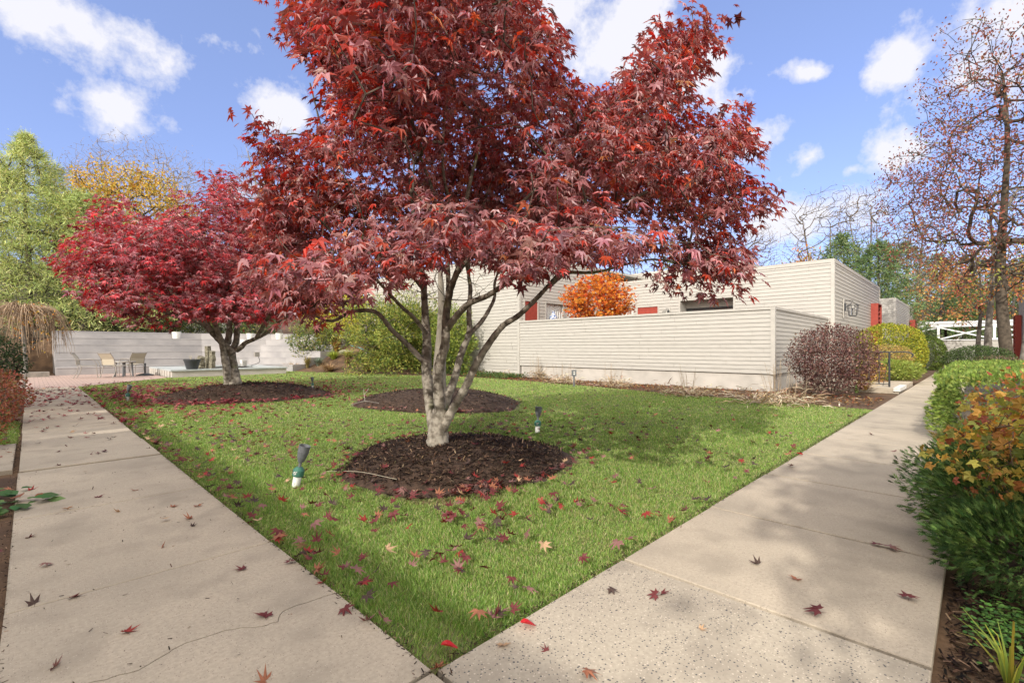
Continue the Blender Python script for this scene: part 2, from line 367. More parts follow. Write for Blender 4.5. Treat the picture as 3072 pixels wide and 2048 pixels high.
# ------------------------------------------------------------------ growing branches
def grow(seeds, targets, seg=.25, curl=.35, order=None, k_up=0.0):
    """joins every target to the nearest point of the branch system; returns pos, parent (-1 for seeds)"""
    seeds = np.asarray(seeds); targets = np.asarray(targets); n0 = len(seeds); cap = n0+int(len(targets)*40)+10
    P = np.zeros((cap, 3)); par = np.full(cap, -1); D = np.zeros((cap, 3)); P[:n0] = seeds; n = n0
    c = seeds.mean(0); key = np.min(np.linalg.norm(targets[:, None]-seeds[None, ::max(1, n0//30)], axis=2), axis=1); od = np.argsort(key*(1+.15*R.random(len(key))))
    for ti in od:
        t = targets[ti]; v = t-P[:n]; d = np.linalg.norm(v, axis=1)
        cost = d-.25*(v*D[:n]).sum(1)+k_up*np.maximum(0, -v[:, 2])
        i = int(np.argmin(cost)); L_ = d[i]
        if L_ < 1e-3: continue
        m = int(np.clip(round(L_/seg), 1, 38)); 
        if n+m >= cap: break
        q = P[i]+D[i]*L_*curl
        s = (np.arange(1, m+1)/m)[:, None]; B = (1-s)**2*P[i]+2*s*(1-s)*(q+t)/2*1+s*s*t
        if m > 1: B[:-1] += R.normal(size=(m-1, 3))*seg*.10
        P[n:n+m] = B; par[n] = i; par[n+1:n+m] = np.arange(n, n+m-1)
        prev = np.vstack([P[i], B[:-1]]); D[n:n+m] = norm(B-prev); n += m
    return P[:n], par[:n], n0
def radii(P, par, n0, r0, ex=2.4, cap=None):
    n = len(P); a = np.zeros(n); ch = np.zeros(n, int)
    for i in range(n-1, n0-1, -1):
        if ch[i] == 0: a[i] = r0**ex
        p = par[i]
        if p >= 0: a[p] += a[i]; ch[p] += 1
    r = np.maximum(a, 1e-12)**(1/ex)
    return r if cap is None else np.minimum(r, cap)
def branch_mesh(mb, P, par, n0, r, col=None, thin=4, thick=.012):
    i = np.arange(n0, len(P)); p = par[i]; r1 = r[i]; r0 = np.minimum(np.where(p >= n0, r[p], r[i]*1.25), r1*1.8)
    big = r1 > thick
    for msk, k in ((big, 7), (~big, thin)):
        if msk.any():
            a, b = P[p[msk]], P[i[msk]]; e = (b-a)*.04
            mb.frusta(a-e, b+e, r0[msk], r1[msk], k, col)

def terrain(x, y):
    x = np.asarray(x, float); y = np.asarray(y, float)
    z = 2.1*smooth01((y-34)/2.0)*smooth01((x+.6)/1.0)
    z = np.maximum(z, 2.1*smooth01((y-25.5)/9)*smooth01((-x-.1)/.8))
    s = (x-9.6)*.961+(y-27.5)*.277
    z = np.maximum(z, 2.0*smooth01(s/6.0)*smooth01((y-15.5)/6))
    z = z+6*smooth01((y-46)/45)
    z = z*(1-smooth01((x-22)/25)*smooth01((60-y)/20))
    z = z+3.0*smooth01((x-75)/60)
    return z
def T3(x, y, dz=0): return np.array([x, y, float(terrain(x, y))+dz])

# ------------------------------------------------------------------ ground
mb = MB(); xs = np.concatenate([[-400, -150, -70], np.arange(-40, 31, 1.0), np.arange(34, 130, 4.0), [180, 300, 600]])
ys = np.concatenate([[-400, -120, -50], np.arange(-24, 48, 1.0), np.arange(52, 130, 4.0), [180, 300, 600]])
X, Y = np.meshgrid(xs, ys); Z = terrain(X, Y)-.012; nx, ny = len(xs), len(ys)
idx = (np.arange(ny-1)[:, None]*nx+np.arange(nx-1)[None]).ravel()
mb.add(np.stack([X, Y, Z], -1), np.stack([idx, idx+1, idx+nx+1, idx+nx], -1)); tag(mb.build('ground', M['soil'], smooth=True), kind='structure')
LAWN = np.array([(1.078, 1.478), (11.9, 1.478), (12.2, 3.0), (12.3, 5.8), (13.0, 10), (13.4, 14), (13.3, 17), (12.6, 22), (11.2, 25.5), (9.6, 27.2), (8.3, 25.5), (7.5, 24.4), (4.1, 24.4), (2.5, 22.4), (1.078, 20.6)])
mb = MB(); mb.add(np.c_[LAWN, np.full(len(LAWN), .006)], [list(range(len(LAWN)))]); tag(mb.build('lawn', M['turf']), kind='structure')
mb = MB(); SIDE = [(-2.2, 8.9), (-.12, 8.9), (-.12, 11.6), (-1.2, 11.8), (-2.2, 11)]; mb.add([(a, b, .006) for a, b in SIDE], [list(range(5))])
tag(mb.build('lawn_strip', M['turf']), kind='structure')
# walks: every slab is a bevelled piece of the same walk, with real joints between
def slab(mb, x0, x1, y0, y1, z=.035, e=.007, dz=0.0):
    b = .004; e = e*1.25; z = z+dz
    V = [(x0+e, y0+e, -.05), (x1-e, y0+e, -.05), (x1-e, y1-e, -.05), (x0+e, y1-e, -.05), (x0+e, y0+e, z-b), (x1-e, y0+e, z-b), (x1-e, y1-e, z-b), (x0+e, y1-e, z-b), (x0+e+b, y0+e+b, z), (x1-e-b, y0+e+b, z), (x1-e-b, y1-e-b, z), (x0+e+b, y1-e-b, z)]
    mb.add(V, [[0, 1, 5, 4], [1, 2, 6, 5], [2, 3, 7, 6], [3, 0, 4, 7], [4, 5, 9, 8], [5, 6, 10, 9], [6, 7, 11, 10], [7, 4, 8, 11], [8, 9, 10, 11]])
mb = MB()
ysj = [-1.3, .1, 1.47]
slab(mb, -.09, 1.07, -1.3, .1); slab(mb, -.09, 1.07, .1, 1.47)
# cracked slab: the wandering crack is a real gap
cr = np.array([(-.09, 2.36), (.12, 2.31), (.3, 2.27), (.45, 2.33), (.62, 2.30), (.75, 2.22), (.85, 2.30), (1.07, 2.27)])
cr = np.vstack([curve(np.c_[cr, np.zeros(len(cr))], 5)[:, :2]]); cr[1:-1] += R.normal(size=(len(cr)-2, 2))*.006; cr[:, 0] = np.sort(cr[:, 0])
def half(lo):
    g_ = .0035; ed = cr+np.array([0, -g_ if lo else g_]); pts = ([(-.083, 1.477), (1.063, 1.477)]+[tuple(p) for p in ed[::-1]]) if lo else ([tuple(p) for p in ed]+[(1.063, 3.163), (-.083, 3.163)])
    mb.poly(pts, -.05, .035)
half(True); half(False)
yy = [3.17, 4.86, 6.68, 8.0, 9.8, 11.5, 13.1, 14.8, 16.5, 18.2, 19.4, 20.5]
for i, (a, b) in enumerate(zip(yy[:-1], yy[1:])): slab(mb, -.09, 1.07, a, b, e=.012 if i in (2, 3) else .006, dz=(.012 if i == 2 else 0))
tag(mb.build('left_walk', M['walk']), kind='structure')
mb = MB(); slab(mb, -2.0, -.11, 6.9, 8.8, e=.01); tag(mb.build('side_path', M['walk']), kind='structure')
mb = MB(); slab(mb, 1.07, 2.4, .11, 1.47, e=.01); tag(mb.build('walk_corner', M['walkc']), kind='structure')
mb = MB(); xx = [2.4, 3.67, 5.0, 6.3]+[6.3+1.33*k for k in range(1, 28)]
for i, (a, b) in enumerate(zip(xx[:-1], xx[1:])): slab(mb, a, b, .11, 1.47, e=.011 if i in (0, 2) else .006)
tag(mb.build('right_walk', M['walk']), kind='structure')
mb = MB(); mb.poly([(-.4, 20.5), (1.07, 20.5), (1.9, 21.8), (4.1, 24.4), (4.1, 30), (-.4, 30)], -.05, .02); tag(mb.build('patio', M['brick']), kind='structure')
# mulch mounds
MOUNDS = [(3.3, 4.1, 1.22, 1.22, .22), (4.0, 13.6, 1.95, 1.95, .33), (6.6, 8.8, 1.75, 2.0, .30)]
def mound_h(x, y):
    z = np.zeros(np.shape(x))
    for (a, b, r1, r2, h) in MOUNDS:
        an = np.arctan2(y-b, x-a); rr = np.hypot((x-a)/r1, (y-b)/r2)/(1+.06*np.sin(3*an+a)+.03*np.sin(7*an))
        z = np.maximum(z, h*(1-rr**2.0).clip(0)**.75)
    return z
for q, (a, b, r1, r2, h) in enumerate(MOUNDS):
    mb = MB(); nr_, na = 36, 96; rr = np.linspace(0, 1.0, nr_)[:, None]; an = np.linspace(0, 2*math.pi, na, endpoint=False)[None]
    k = (1+.06*np.sin(3*an+a)+.03*np.sin(7*an)); X = a+rr*r1*k*np.cos(an); Y = b+rr*r2*k*np.sin(an)
    Z = h*(1-rr**2).clip(0)**.75+.012+0*an; Z = Z+(R.normal(size=Z.shape)*.006+.012*vn(X, Y, 7, q))*(rr < .97)*(rr > .01)
    i = np.arange(nr_-1)[:, None]*na; j = np.arange(na)[None]; kk = (j+1) % na
    mb.add(np.stack([X, Y, Z], -1), np.stack([i+j, i+na+j, i+na+kk, i+kk], -1).reshape(-1, 4))
    tag(mb.build('mulch_mound', M['mulch'], smooth=True), kind='structure')
# bark chips and needles on the mounds and the bed
pts = []
for (a, b, r1, r2, h), n_ in zip(MOUNDS, (15000, 7000, 6000)):
    t = R.random(n_)*2*math.pi; r = np.sqrt(R.random(n_))*.97; pts.append(np.c_[a+r*r1*np.cos(t), b+r*r2*np.sin(t)])
p = np.vstack(pts); z = mound_h(p[:, 0], p[:, 1])+.02
bx = np.c_[R.uniform(12.4, 15, 4500), R.uniform(1.6, 14.5, 4500)]; bz = np.full(4500, .0)
sx = np.c_[R.uniform(1.2, 3.6, 9000), R.uniform(-1.0, .1, 9000)]; bz2 = np.full(9000, .0)
ne = 5200; ee = np.where((R.random(ne) < .5)[:, None], np.c_[1.075+R.normal(size=ne)*.016, R.uniform(1.4, 14, ne)], np.c_[R.uniform(1.0, 11, ne), 1.478+R.normal(size=ne)*.016]); lt = np.c_[-.1+R.normal(size=900)*.02, R.uniform(1.5, 9, 900)]; sc_ = np.c_[R.uniform(-.05, 1.05, 260), R.uniform(1.5, 9, 260)]
ee = np.vstack([ee, lt, sc_])
p = np.vstack([np.c_[p, z], np.c_[bx, bz], np.c_[sx, bz2], np.c_[ee, np.full(len(ee), .037)]]); n_ = len(p)
ax = rdir(n_); ax[:, 2] *= .35; nr = rdir(n_)*.35+np.array([0, 0, 1])
d = np.hypot(p[:, 0], p[:, 1])
mb = MB().leaves(p, ax, nr, R.uniform(.012, .042, n_)*(1+d*.05)*np.where(np.arange(n_) >= n_-len(ee), .45, 1), (np.array([(-.12, 0, 0), (.12, 0, 0), (.1, 1, .05), (-.1, 1, .05)]), [np.array([[0, 1, 2, 3]])]), pal(n_, [(.035, .022, .015), (.09, .055, .035), (.24, .16, .10), (.015, .01, .008)], [4, 3, 1.3, 3], .3))
tag(mb.build('bark_chips', M['dry']), kind='stuff')

# ------------------------------------------------------------------ grass
def on_mound(x, y, grow_=1.03):
    r = np.zeros(np.shape(x), bool)
    for (a, b, r1, r2, h) in MOUNDS:
        an = np.arctan2(y-b, x-a); r |= np.hypot((x-a)/r1, (y-b)/r2)/(1+.06*np.sin(3*an+a)+.03*np.sin(7*an)) < grow_
    return r
NG = 760000
d = np.exp(R.uniform(math.log(1.3), math.log(30), int(NG*2.2))); uu = R.uniform(-300, 3200, len(d)); lat = (uu-CX)/FP*d
x = FV[0]*d+RV[0]*lat; y = FV[1]*d+RV[1]*lat
ok = inpoly(x, y, LAWN+np.array([.0, .0])) | inpoly(x, y, np.array(SIDE)); ok &= ~on_mound(x, y)
bare = (x+y < 2.95+.12*np.sin(x*40)) & (R.random(len(x)) < .75); ok &= ~bare
x, y, d = x[ok][:NG], y[ok][:NG], d[ok][:NG]; n_ = len(x); x = x+R.normal(size=n_)*.012; y = y+R.normal(size=n_)*.012
print('grass', n_)
hgt = (.020+.020*R.random(n_))*(1+.35*vn(x, y, 2.2, 3)+.3*vn(x, y, 9, 4)); hgt *= np.where(R.random(n_) < .03, 1.5, 1)
wid = .0026*(.6+d*.26)
ax = np.c_[R.normal(size=(n_, 2))*.42+np.c_[vn(x, y, 3, 1), vn(x, y, 3, 5)]*.2, np.ones(n_)]; nr = rdir(n_)
dry = np.clip(.5+.5*vn(x, y, 1.1, 2)+.4*vn(x, y, 4.1, 8), 0, 1)
c = pal(n_, [(.20, .33, .065), (.27, .40, .085), (.14, .26, .05), (.38, .46, .15), (.54, .49, .27)], [4, 4, 2.6, 2.4, 1.5], .22)
st = R.random(n_) < dry*.18; c[st] = pal(st.sum(), [(.50, .43, .22), (.40, .38, .16)])
# worn straw ring beside the near mound
rg = (np.hypot(x-2.62, y-3.35) < .5) & on_mound(x, y, 1.25) & (R.random(n_) < .75); c[rg] = pal(rg.sum(), [(.38, .29, .17), (.28, .2, .11)]); hgt[rg] *= .5
mb = MB(); 
axn = norm(ax); nr = norm(nr-(nr*axn).sum(-1, keepdims=True)*axn); Xv = np.cross(axn, nr); tV, tF = T_BLADE
V = np.c_[x, y, np.full(n_, .004)][:, None]+wid[:, None, None]*tV[None, :, 0:1]*Xv[:, None]+hgt[:, None, None]*(tV[None, :, 1:2]*axn[:, None]+tV[None, :, 2:3]*nr[:, None])
for f in tF: mb.F.setdefault(f.shape[1], []).append((np.arange(n_)[:, None, None]*5+f[None]).reshape(-1, f.shape[1]))
mb.V.append(V.reshape(-1, 3)); mb.n = n_*5; mb.Cc.append(np.repeat(c, 5, 0))
tag(mb.build('grass', M['grassb']), kind='stuff')
# ------------------------------------------------------------------ buildings
def part(root, o):
    o.parent = root; o.location = -root.location; return o
def siding(mb, p0, p1, z0, z1, nrm, op=(), e=.125):
    p0 = np.array(p0, float); p1 = np.array(p1, float); Lw = np.linalg.norm(p1-p0); t = (p1-p0)/Lw; nv = np.array(nrm, float)
    flip = (t[0]*nv[1]-t[1]*nv[0]) > 0
    rows = int(math.ceil((z1-z0)/e-1e-6))
    for k in range(rows):
        a, b = z0+k*e, min(z1, z0+(k+1)*e)
        cuts = sorted({a, b}|{z for o in op for z in (o[2], o[3]) if a < z < b})
        tone = 1+R.normal()*.018; joints = np.arange(R.uniform(.5, 3.5), Lw, 3.66)
        for za, zb in zip(cuts[:-1], cuts[1:]):
            iv = [(0, Lw)]
            for o in op:
                if o[2] < (za+zb)/2 < o[3]:
                    iv = [q for s0, s1 in iv for q in ((s0, min(s1, o[0])), (max(s0, o[1]), s1)) if q[1]-q[0] > 1e-4]
            for s0, s1 in iv:
                ss = [s0]+[j for j in joints if s0+.05 < j < s1-.05]+[s1]
                for u0, u1 in zip(ss[:-1], ss[1:]):
                    u1_ = u1-(.007 if u1 != s1 else 0)
                    fo = lambda z: .016-.010*(z-a)/e
                    A, B = p0+t*u0, p0+t*u1_
                    g_ = .012 if za == a else 0
                    V = [(*(A+nv*fo(za)), za+g_), (*(B+nv*fo(za)), za+g_), (*(B+nv*fo(zb)), zb), (*(A+nv*fo(zb)), zb), (*(A-nv*.025), za+g_), (*(B-nv*.025), za+g_), (*(A-nv*.025), za), (*(B-nv*.025), za), (*(A+nv*fo(zb)), za), (*(B+nv*fo(zb)), za)]
                    F = [[0, 1, 2, 3]]+([[4, 5, 1, 0], [6, 7, 5, 4], [8, 9, 7, 6]] if g_ else [])
                    if flip: F = [f[::-1] for f in F]
                    mb.add(V, F, (tone+R.normal()*.012,)*3)
def lantern(loc, rz, label, sc=1.0):
    t = thing('wall_lantern', label, 'lantern', loc, rz, None, sc)
    mb = MB(); mb.box((0, -.01, 0), (.2, .03, .75)); mb.build('back_plate', M['trim'], t)
    mb = MB(); mb.box((0, -.05, .05), (.1, .05, .3)); mb.tube([(0, -.05, .2), (0, -.05, .3), (0, -.3, .3)], .012, 6); mb.tube([(0, -.3, .3), (0, -.3, .22)], .01, 6); mb.build('bracket', M['dark'], t)
    mb = MB(); c = np.array([0, -.3, 0]); tp, md, bt = .03, .17, .11
    for a in range(4):
        s = [(-1, -1), (1, -1), (1, 1), (-1, 1)]; p, q = np.array(s[a]), np.array(s[(a+1) % 4])
        f = lambda w, s_, z: c+np.array([s_[0]*w, s_[1]*w, z])
        mb.tube([f(tp, p, .2), f(md, p, .1)], .009, 5); mb.tube([f(md, p, .1), f(bt, p, -.3)], .009, 5)
        mb.tube([f(md, p, .1), f(md, q, .1)], .009, 5); mb.tube([f(bt, p, -.3), f(bt, q, -.3)], .009, 5); m_ = (p+q)/2
        mb.tube([f(md, m_, .1), f(bt, m_, -.3)], .006, 5)
    mb.build('cage', M['dark'], t)
    mb = MB(); mb.lathe([(.06, -.28), (.062, 0), (.05, .04)], c, 16); mb.build('glass_cylinder', M['glass'], t)
    mb = MB(); mb.lathe([(0, -.06), (.028, -.02), (.03, .02), (.014, .07), (.014, .12)], c, 12); mb.build('bulb', M['white'], t)
    return t
def louvre(root, x0, x1, y0, y1, z0, z1):
    mb = MB(); w = .05
    mb.bb(x0, x0+w, y0, y1, z0, z1); mb.bb(x1-w, x1, y0, y1, z0, z1); mb.bb(x0+w, x1-w, y0, y1, z1-w, z1); mb.bb(x0+w, x1-w, y0, y1, z0, z0+w)
    f = part(root, mb.build('louvre_box', M['red'])); n_ = 11
    for k in range(n_):
        mb = MB(); z = z0+(z1-z0)*(k+.7)/(n_+.4); a = .7; T = np.array([[1, 0, 0], [0, math.cos(a), -math.sin(a)], [0, math.sin(a), math.cos(a)]])
        mb.box(((x0+x1)/2, (y0+y1)/2, z), (x1-x0-2*w-.004, .26, .03), 0, None, T)
        s = mb.build('slat', M['red']); s.parent = f
A0 = (21.86, 3.96, 0)
hA = thing('beige_house', 'low flat-roofed house in beige clapboard with red louvres, behind the courtyard wall', 'house', A0)
mb = MB()
opR = [(15.3-15.03, 16.28-15.03, .6, 3.42), (16.75-15.03, 20.9-15.03, .6, 3.42)]
opM = [(14.3-14.1, 14.3-12.6, .6, 3.4), (14.3-12.47, 14.3-11.24, .6, 3.4), (14.3-10.14, 14.3-7.7, 1.9, 3.52)]
siding(mb, (15.03, 28), (15.03, 14.3), 0, 5.4, (-1, 0), e=.15)
siding(mb, (15.03, 14.3), (21.86, 14.3), 0, 5.4, (0, -1), opR, e=.15)
siding(mb, (21.86, 14.3), (21.86, 3.96), .0, 4.6, (-1, 0), opM, e=.15)
siding(mb, (21.86, 3.96), (33.9, 3.96), .3, 4.6, (0, -1), e=.15)
part(hA, mb.build('wall', M['siding'])); mb = MB()
siding(mb, (26, 20), (26, 8.6), 4.7, 5.7, (-1, 0)); siding(mb, (26, 8.6), (34, 8.6), 4.7, 5.7, (0, -1))
part(hA, mb.build('wall', M['siding']))
mb = MB(); mb.bb(15.08, 21.8, 14.35, 28, 0, .5); mb.bb(15.08, 26, 15.2, 28, .5, 5.3); mb.bb(22.7, 33.85, 4.02, 14.3, 0, 4.55); mb.bb(26.05, 33.9, 8.65, 20, 4.56, 5.65); mb.bb(33.85, 33.9, 4.02, 14, 0, 4.5)
mb.bb(21.9, 22.7, 4.02, 7.69, 0, 4.55); mb.bb(21.9, 22.7, 10.15, 11.23, 0, 4.55); mb.bb(21.9, 22.7, 7.69, 10.15, 3.53, 4.55)
part(hA, mb.build('inner_shell', M['stucco']))
mb = MB(); mb.bb(15.0, 26, 14.27, 28.02, 5.4, 5.5); mb.bb(21.83, 33.93, 3.93, 14.3, 4.6, 4.74); mb.bb(25.97, 34, 8.57, 20, 5.7, 5.82)
part(hA, mb.build('roof', M['trim']))
mb = MB(); mb.bb(15.02, 25.9, 14.3, 28, 5.5, 5.52); mb.bb(21.9, 33.9, 4.0, 8.5, 4.74, 4.76); part(hA, mb.build('roof_covering', M['cap']))
for q in ((21.825, 21.95, 3.925, 4.05, .2, 4.6), (14.995, 15.12, 14.265, 14.39, 0, 5.4), (33.84, 33.94, 3.92, 4.0, .2, 4.6), (21.78, 21.86, 14.2, 14.27, 0, 4.6)):
    mb = MB(); mb.bb(*q); part(hA, mb.build('corner_board', M['trim']))
def hdoor(face, a, b, z0, z1, mt='red'):
    mb = MB()
    if face == 'y': mb.bb(a+.06, b-.06, 14.3, 14.34, z0, z1-.06)
    else: mb.bb(21.86, 21.9, a+.06, b-.06, z0, z1-.06)
    d_ = part(hA, mb.build('door', M[mt])); mb = MB(); t_ = .06; q = .035
    if face == 'y': mb.bb(a, a+t_, 14.3-q, 14.36, z0, z1); mb.bb(b-t_, b, 14.3-q, 14.36, z0, z1); mb.bb(a+t_, b-t_, 14.3-q, 14.36, z1-t_, z1)
    else: mb.bb(21.86-q, 21.92, a, a+t_, z0, z1); mb.bb(21.86-q, 21.92, b-t_, b, z0, z1); mb.bb(21.86-q, 21.92, a+t_, b-t_, z1-t_, z1)
    f_ = mb.build('frame', M['trim']); f_.parent = d_
    mb = MB(); 
    if face == 'y': mb.lathe([(0, 0), (.03, .01), (.03, .05), (0, .06)], ((b-.15), 14.26, 1.9), 10)
    else: mb.lathe([(0, 0), (.03, .01), (.03, .05), (0, .06)], (21.82, b-.15, 1.9), 10)
    h_ = mb.build('handle', M['dark']); h_.parent = d_
def hwin(face, a, b, z0, z1, curtain=True, nm=3):
    mb = MB(); q = .03; t_ = .06; P_ = (lambda u0, u1, w0, w1, z_, zz: mb.bb(u0, u1, 14.3+w0, 14.3+w1, z_, zz)) if face == 'y' else (lambda u0, u1, w0, w1, z_, zz: mb.bb(21.86+w0, 21.86+w1, u0, u1, z_, zz))
    P_(a, a+t_, -q, .08, z0, z1); P_(b-t_, b, -q, .08, z0, z1); P_(a+t_, b-t_, -q, .08, z1-t_, z1); P_(a+t_, b-t_, -q, .08, z0, z0+t_)
    for k in range(1, nm): c_ = a+(b-a)*k/nm; P_(c_-.03, c_+.03, 0, .06, z0+t_, z1-t_)
    w_ = part(hA, mb.build('window', M['trim']))
    mb = MB()
    if curtain:
        s = np.arange(a+t_, b-t_, .03); o = .12+.03*np.sin(s*38)
        A = np.c_[s, 14.3+o] if face == 'y' else np.c_[21.86+o, s]
        V = np.vstack([np.c_[A, np.full(len(s), z0+.05)], np.c_[A, np.full(len(s), z1-.05)]]); i = np.arange(len(s)-1); mb.add(V, np.stack([i, i+1, i+1+len(s), i+len(s)], -1))
        c_ = mb.build('curtain', M['curtain']); c_.parent = w_
    else:
        P_(a+t_, b-t_, .04, .05, z0+t_, z1-t_); c_ = mb.build('pane', M['pane']); c_.parent = w_
hdoor('y', 15.3, 16.28, .6, 3.42); hwin('y', 16.75, 20.9, .6, 3.42, True, 3)
hwin('x', 12.6, 14.1, .6, 3.4, True, 2); hdoor('x', 11.24, 12.47, .6, 3.4)
# deep recessed window
mb = MB(); a, b, z0, z1 = 7.7, 10.14, 1.9, 3.52
mb.bb(21.83, 22.6, a-.08, a, z0, z1); mb.bb(21.83, 22.6, b, b+.08, z0, z1); mb.bb(21.83, 22.6, a-.08, b+.08, z1, z1+.08); mb.bb(21.83, 22.6, a, b, z0-.05, z0)
w_ = part(hA, mb.build('window', M['trim']))
mb = MB(); mb.bb(22.5, 22.56, a, b, z0, z0+.06); mb.bb(22.5, 22.56, a, b, 3.12, 3.2)
for y_ in (a+.02, (a+b)/2-.1, b-.06): mb.bb(22.49, 22.55, y_, y_+.05, z0+.06, 3.12)
f_ = mb.build('frame', M['dark']); f_.parent = w_; f_.location = 0*Vector((0, 0, 0))
mb = MB(); mb.bb(22.53, 22.54, a, b, z0, 3.12); p_ = mb.build('pane', M['pane']); p_.parent = w_
mb = MB(); mb.bb(22.5, 22.58, a, b, 3.2, z1); p_ = mb.build('head_board', M['trim']); p_.parent = w_
louvre(hA, 30.8, 32.1, 3.64, 3.95, 1.0, 3.6)
mb = MB(); mb.bb(23.2, 23.24, 3.9, 3.93, 0, .1)
# foundation + entry
lantern((23.6, 3.93, 2.9), 0, 'black open-cage wall lantern on the house end wall, beside the red louvre', 1.05)
lantern((21.83, 10.72, 2.95), -math.pi/2, 'small black wall lantern between the red door and the recessed window, above the courtyard wall', .8)
# courtyard wall
w1 = thing('courtyard_wall', 'long low beige clapboard wall with a concrete base between the lawn and the house', 'wall', (15.03, 4.17, 0))
mb = MB(); siding(mb, (15.03, 14.26), (15.03, 4.17), .5, 2.38, (-1, 0)); siding(mb, (15.03, 4.17), (21.8, 4.17), .5, 2.38, (0, -1)); part(w1, mb.build('cladding', M['siding']))
mb = MB(); mb.bb(15.06, 15.3, 4.2, 14.2, 0, 2.36); mb.bb(15.3, 21.8, 4.2, 4.42, 0, 2.36); part(w1, mb.build('foundation', M['stucco']))
mb = MB(); mb.bb(14.985, 15.36, 4.125, 14.26, 2.38, 2.45); mb.bb(15.36, 21.8, 4.125, 4.46, 2.38, 2.45); part(w1, mb.build('coping', M['trim']))
mb = MB(); mb.bb(14.99, 15.11, 4.13, 4.25, .5, 2.38); part(w1, mb.build('corner_board', M['trim']))
# vase inside the window
t = thing('vase', 'blue and white patterned vase standing in the left window beside the red door', 'vase', (17.25, 14.2, 2.25))
mb = MB(); mb.lathe([(0, 0), (.08, 0), (.10, .12), (.17, .35), (.18, .5), (.08, .62), (.06, .7), (.09, .76)], n=20); mb.build('body', mat('blue_white_glaze', (.7, .72, .75), .2, (.08, .14, .32), 14, 3, lo=.47, hi=.5, spec=.6), t, smooth=True)
mb = MB(); mb.tube([(-.08, 0, .62), (-.15, 0, .62), (-.15, 0, .5)], .012, 6); mb.build('handle', M['white'], t)
mb = MB(); mb.bb(-.2, .2, -.1, .1, -1.7, -.004); mb.build('stand', M['cap'], t)
# house B
hB = thing('beige_house', 'second beige clapboard house further along the right walk, behind the clipped golden shrub', 'house', (41.8, 4, 0))
mb = MB(); siding(mb, (41.8, 14), (41.8, 4), 0, 4.6, (-1, 0)); siding(mb, (41.8, 4), (54.5, 4), 0, 4.6, (0, -1)); part(hB, mb.build('wall', M['siding']))
mb = MB(); mb.bb(41.85, 54.4, 4.05, 14, 0, 4.55); part(hB, mb.build('inner_shell', M['stucco']))
mb = MB(); mb.bb(41.77, 54.5, 3.97, 14, 4.6, 4.74); part(hB, mb.build('roof', M['trim']))
mb = MB(); mb.bb(41.765, 41.9, 3.965, 4.1, 0, 4.6); part(hB, mb.build('corner_board', M['trim']))
louvre(hB, 51.0, 53.0, 3.6, 3.95, 1.0, 3.6)
# house C (right edge of the picture)
hC = thing('beige_house', 'beige clapboard house at the right edge behind the big tree, with a dark red louvre', 'house', (50.6, -2.2, 0))
mb = MB(); siding(mb, (50.6, -2.2), (40, -2.2), 0, 4.6, (0, 1)); siding(mb, (40, -2.2), (40, -10), 0, 4.6, (-1, 0)); part(hC, mb.build('wall', M['siding']))
mb = MB(); mb.bb(40.05, 50.55, -10, -2.25, 0, 4.55); part(hC, mb.build('inner_shell', M['stucco']))
mb = MB(); mb.bb(39.97, 50.63, -10, -2.17, 4.6, 4.74); part(hC, mb.build('roof', M['trim']))
louvre(hC, 46.6, 49.0, -2.15, -1.85, .5, 3.5)
# carport
cp = thing('carport', 'cream carport with crossed braces above a clapboard half wall beyond the right walk', 'carport', (58.4, 0, 0))
mb = MB(); siding(mb, (58.4, 6), (58.4, -9), .85, 2.0, (-1, 0), e=.13); part(cp, mb.build('half_wall', M['siding']))
mb = MB(); mb.bb(58.42, 58.6, -9, 6, 0, 1.98); part(cp, mb.build('base', M['stucco']))
mb = MB(); mb.bb(58.3, 58.6, -9, 6, 1.99, 2.06); mb.bb(58.3, 58.55, -9, 6, 3.2, 3.67); mb.bb(58.22, 58.3, -9, 6, 3.5, 3.7); part(cp, mb.build('beam', M['whitehouse']))
mb = MB(); mb.bb(58.6, 67, -9, 6, 3.55, 3.66); part(cp, mb.build('roof', M['cap']))
for y_ in (2.5, -1.1, -4.7, -8.3, 6.0):
    mb = MB(); mb.bb(58.32, 58.5, y_-.09, y_+.09, 2.06, 3.2); part(cp, mb.build('post', M['whitehouse']))
for y_ in (6.1, 2.5, -1.1, -4.7):
    for s_ in (0, 1):
        mb = MB(); zA, zB = (2.1, 3.15) if s_ else (3.15, 2.1); x_ = 58.36+.05*s_
        V = [(x_, y_-.1, zA-.06), (x_, y_-3.5, zB-.06), (x_, y_-3.5, zB+.06), (x_, y_-.1, zA+.06)]; V += [(a+.045, b, c) for a, b, c in V]
        mb.add(V, [[0, 1, 2, 3], [7, 6, 5, 4], [0, 4, 5, 1], [3, 2, 6, 7]]); part(cp, mb.build('brace', M['whitehouse']))
for y_ in (2.2, -4.0):
    mb = MB(); mb.bb(66.4, 66.6, y_, y_+.2, 0, 3.55); part(cp, mb.build('rear_post', M['cap']))
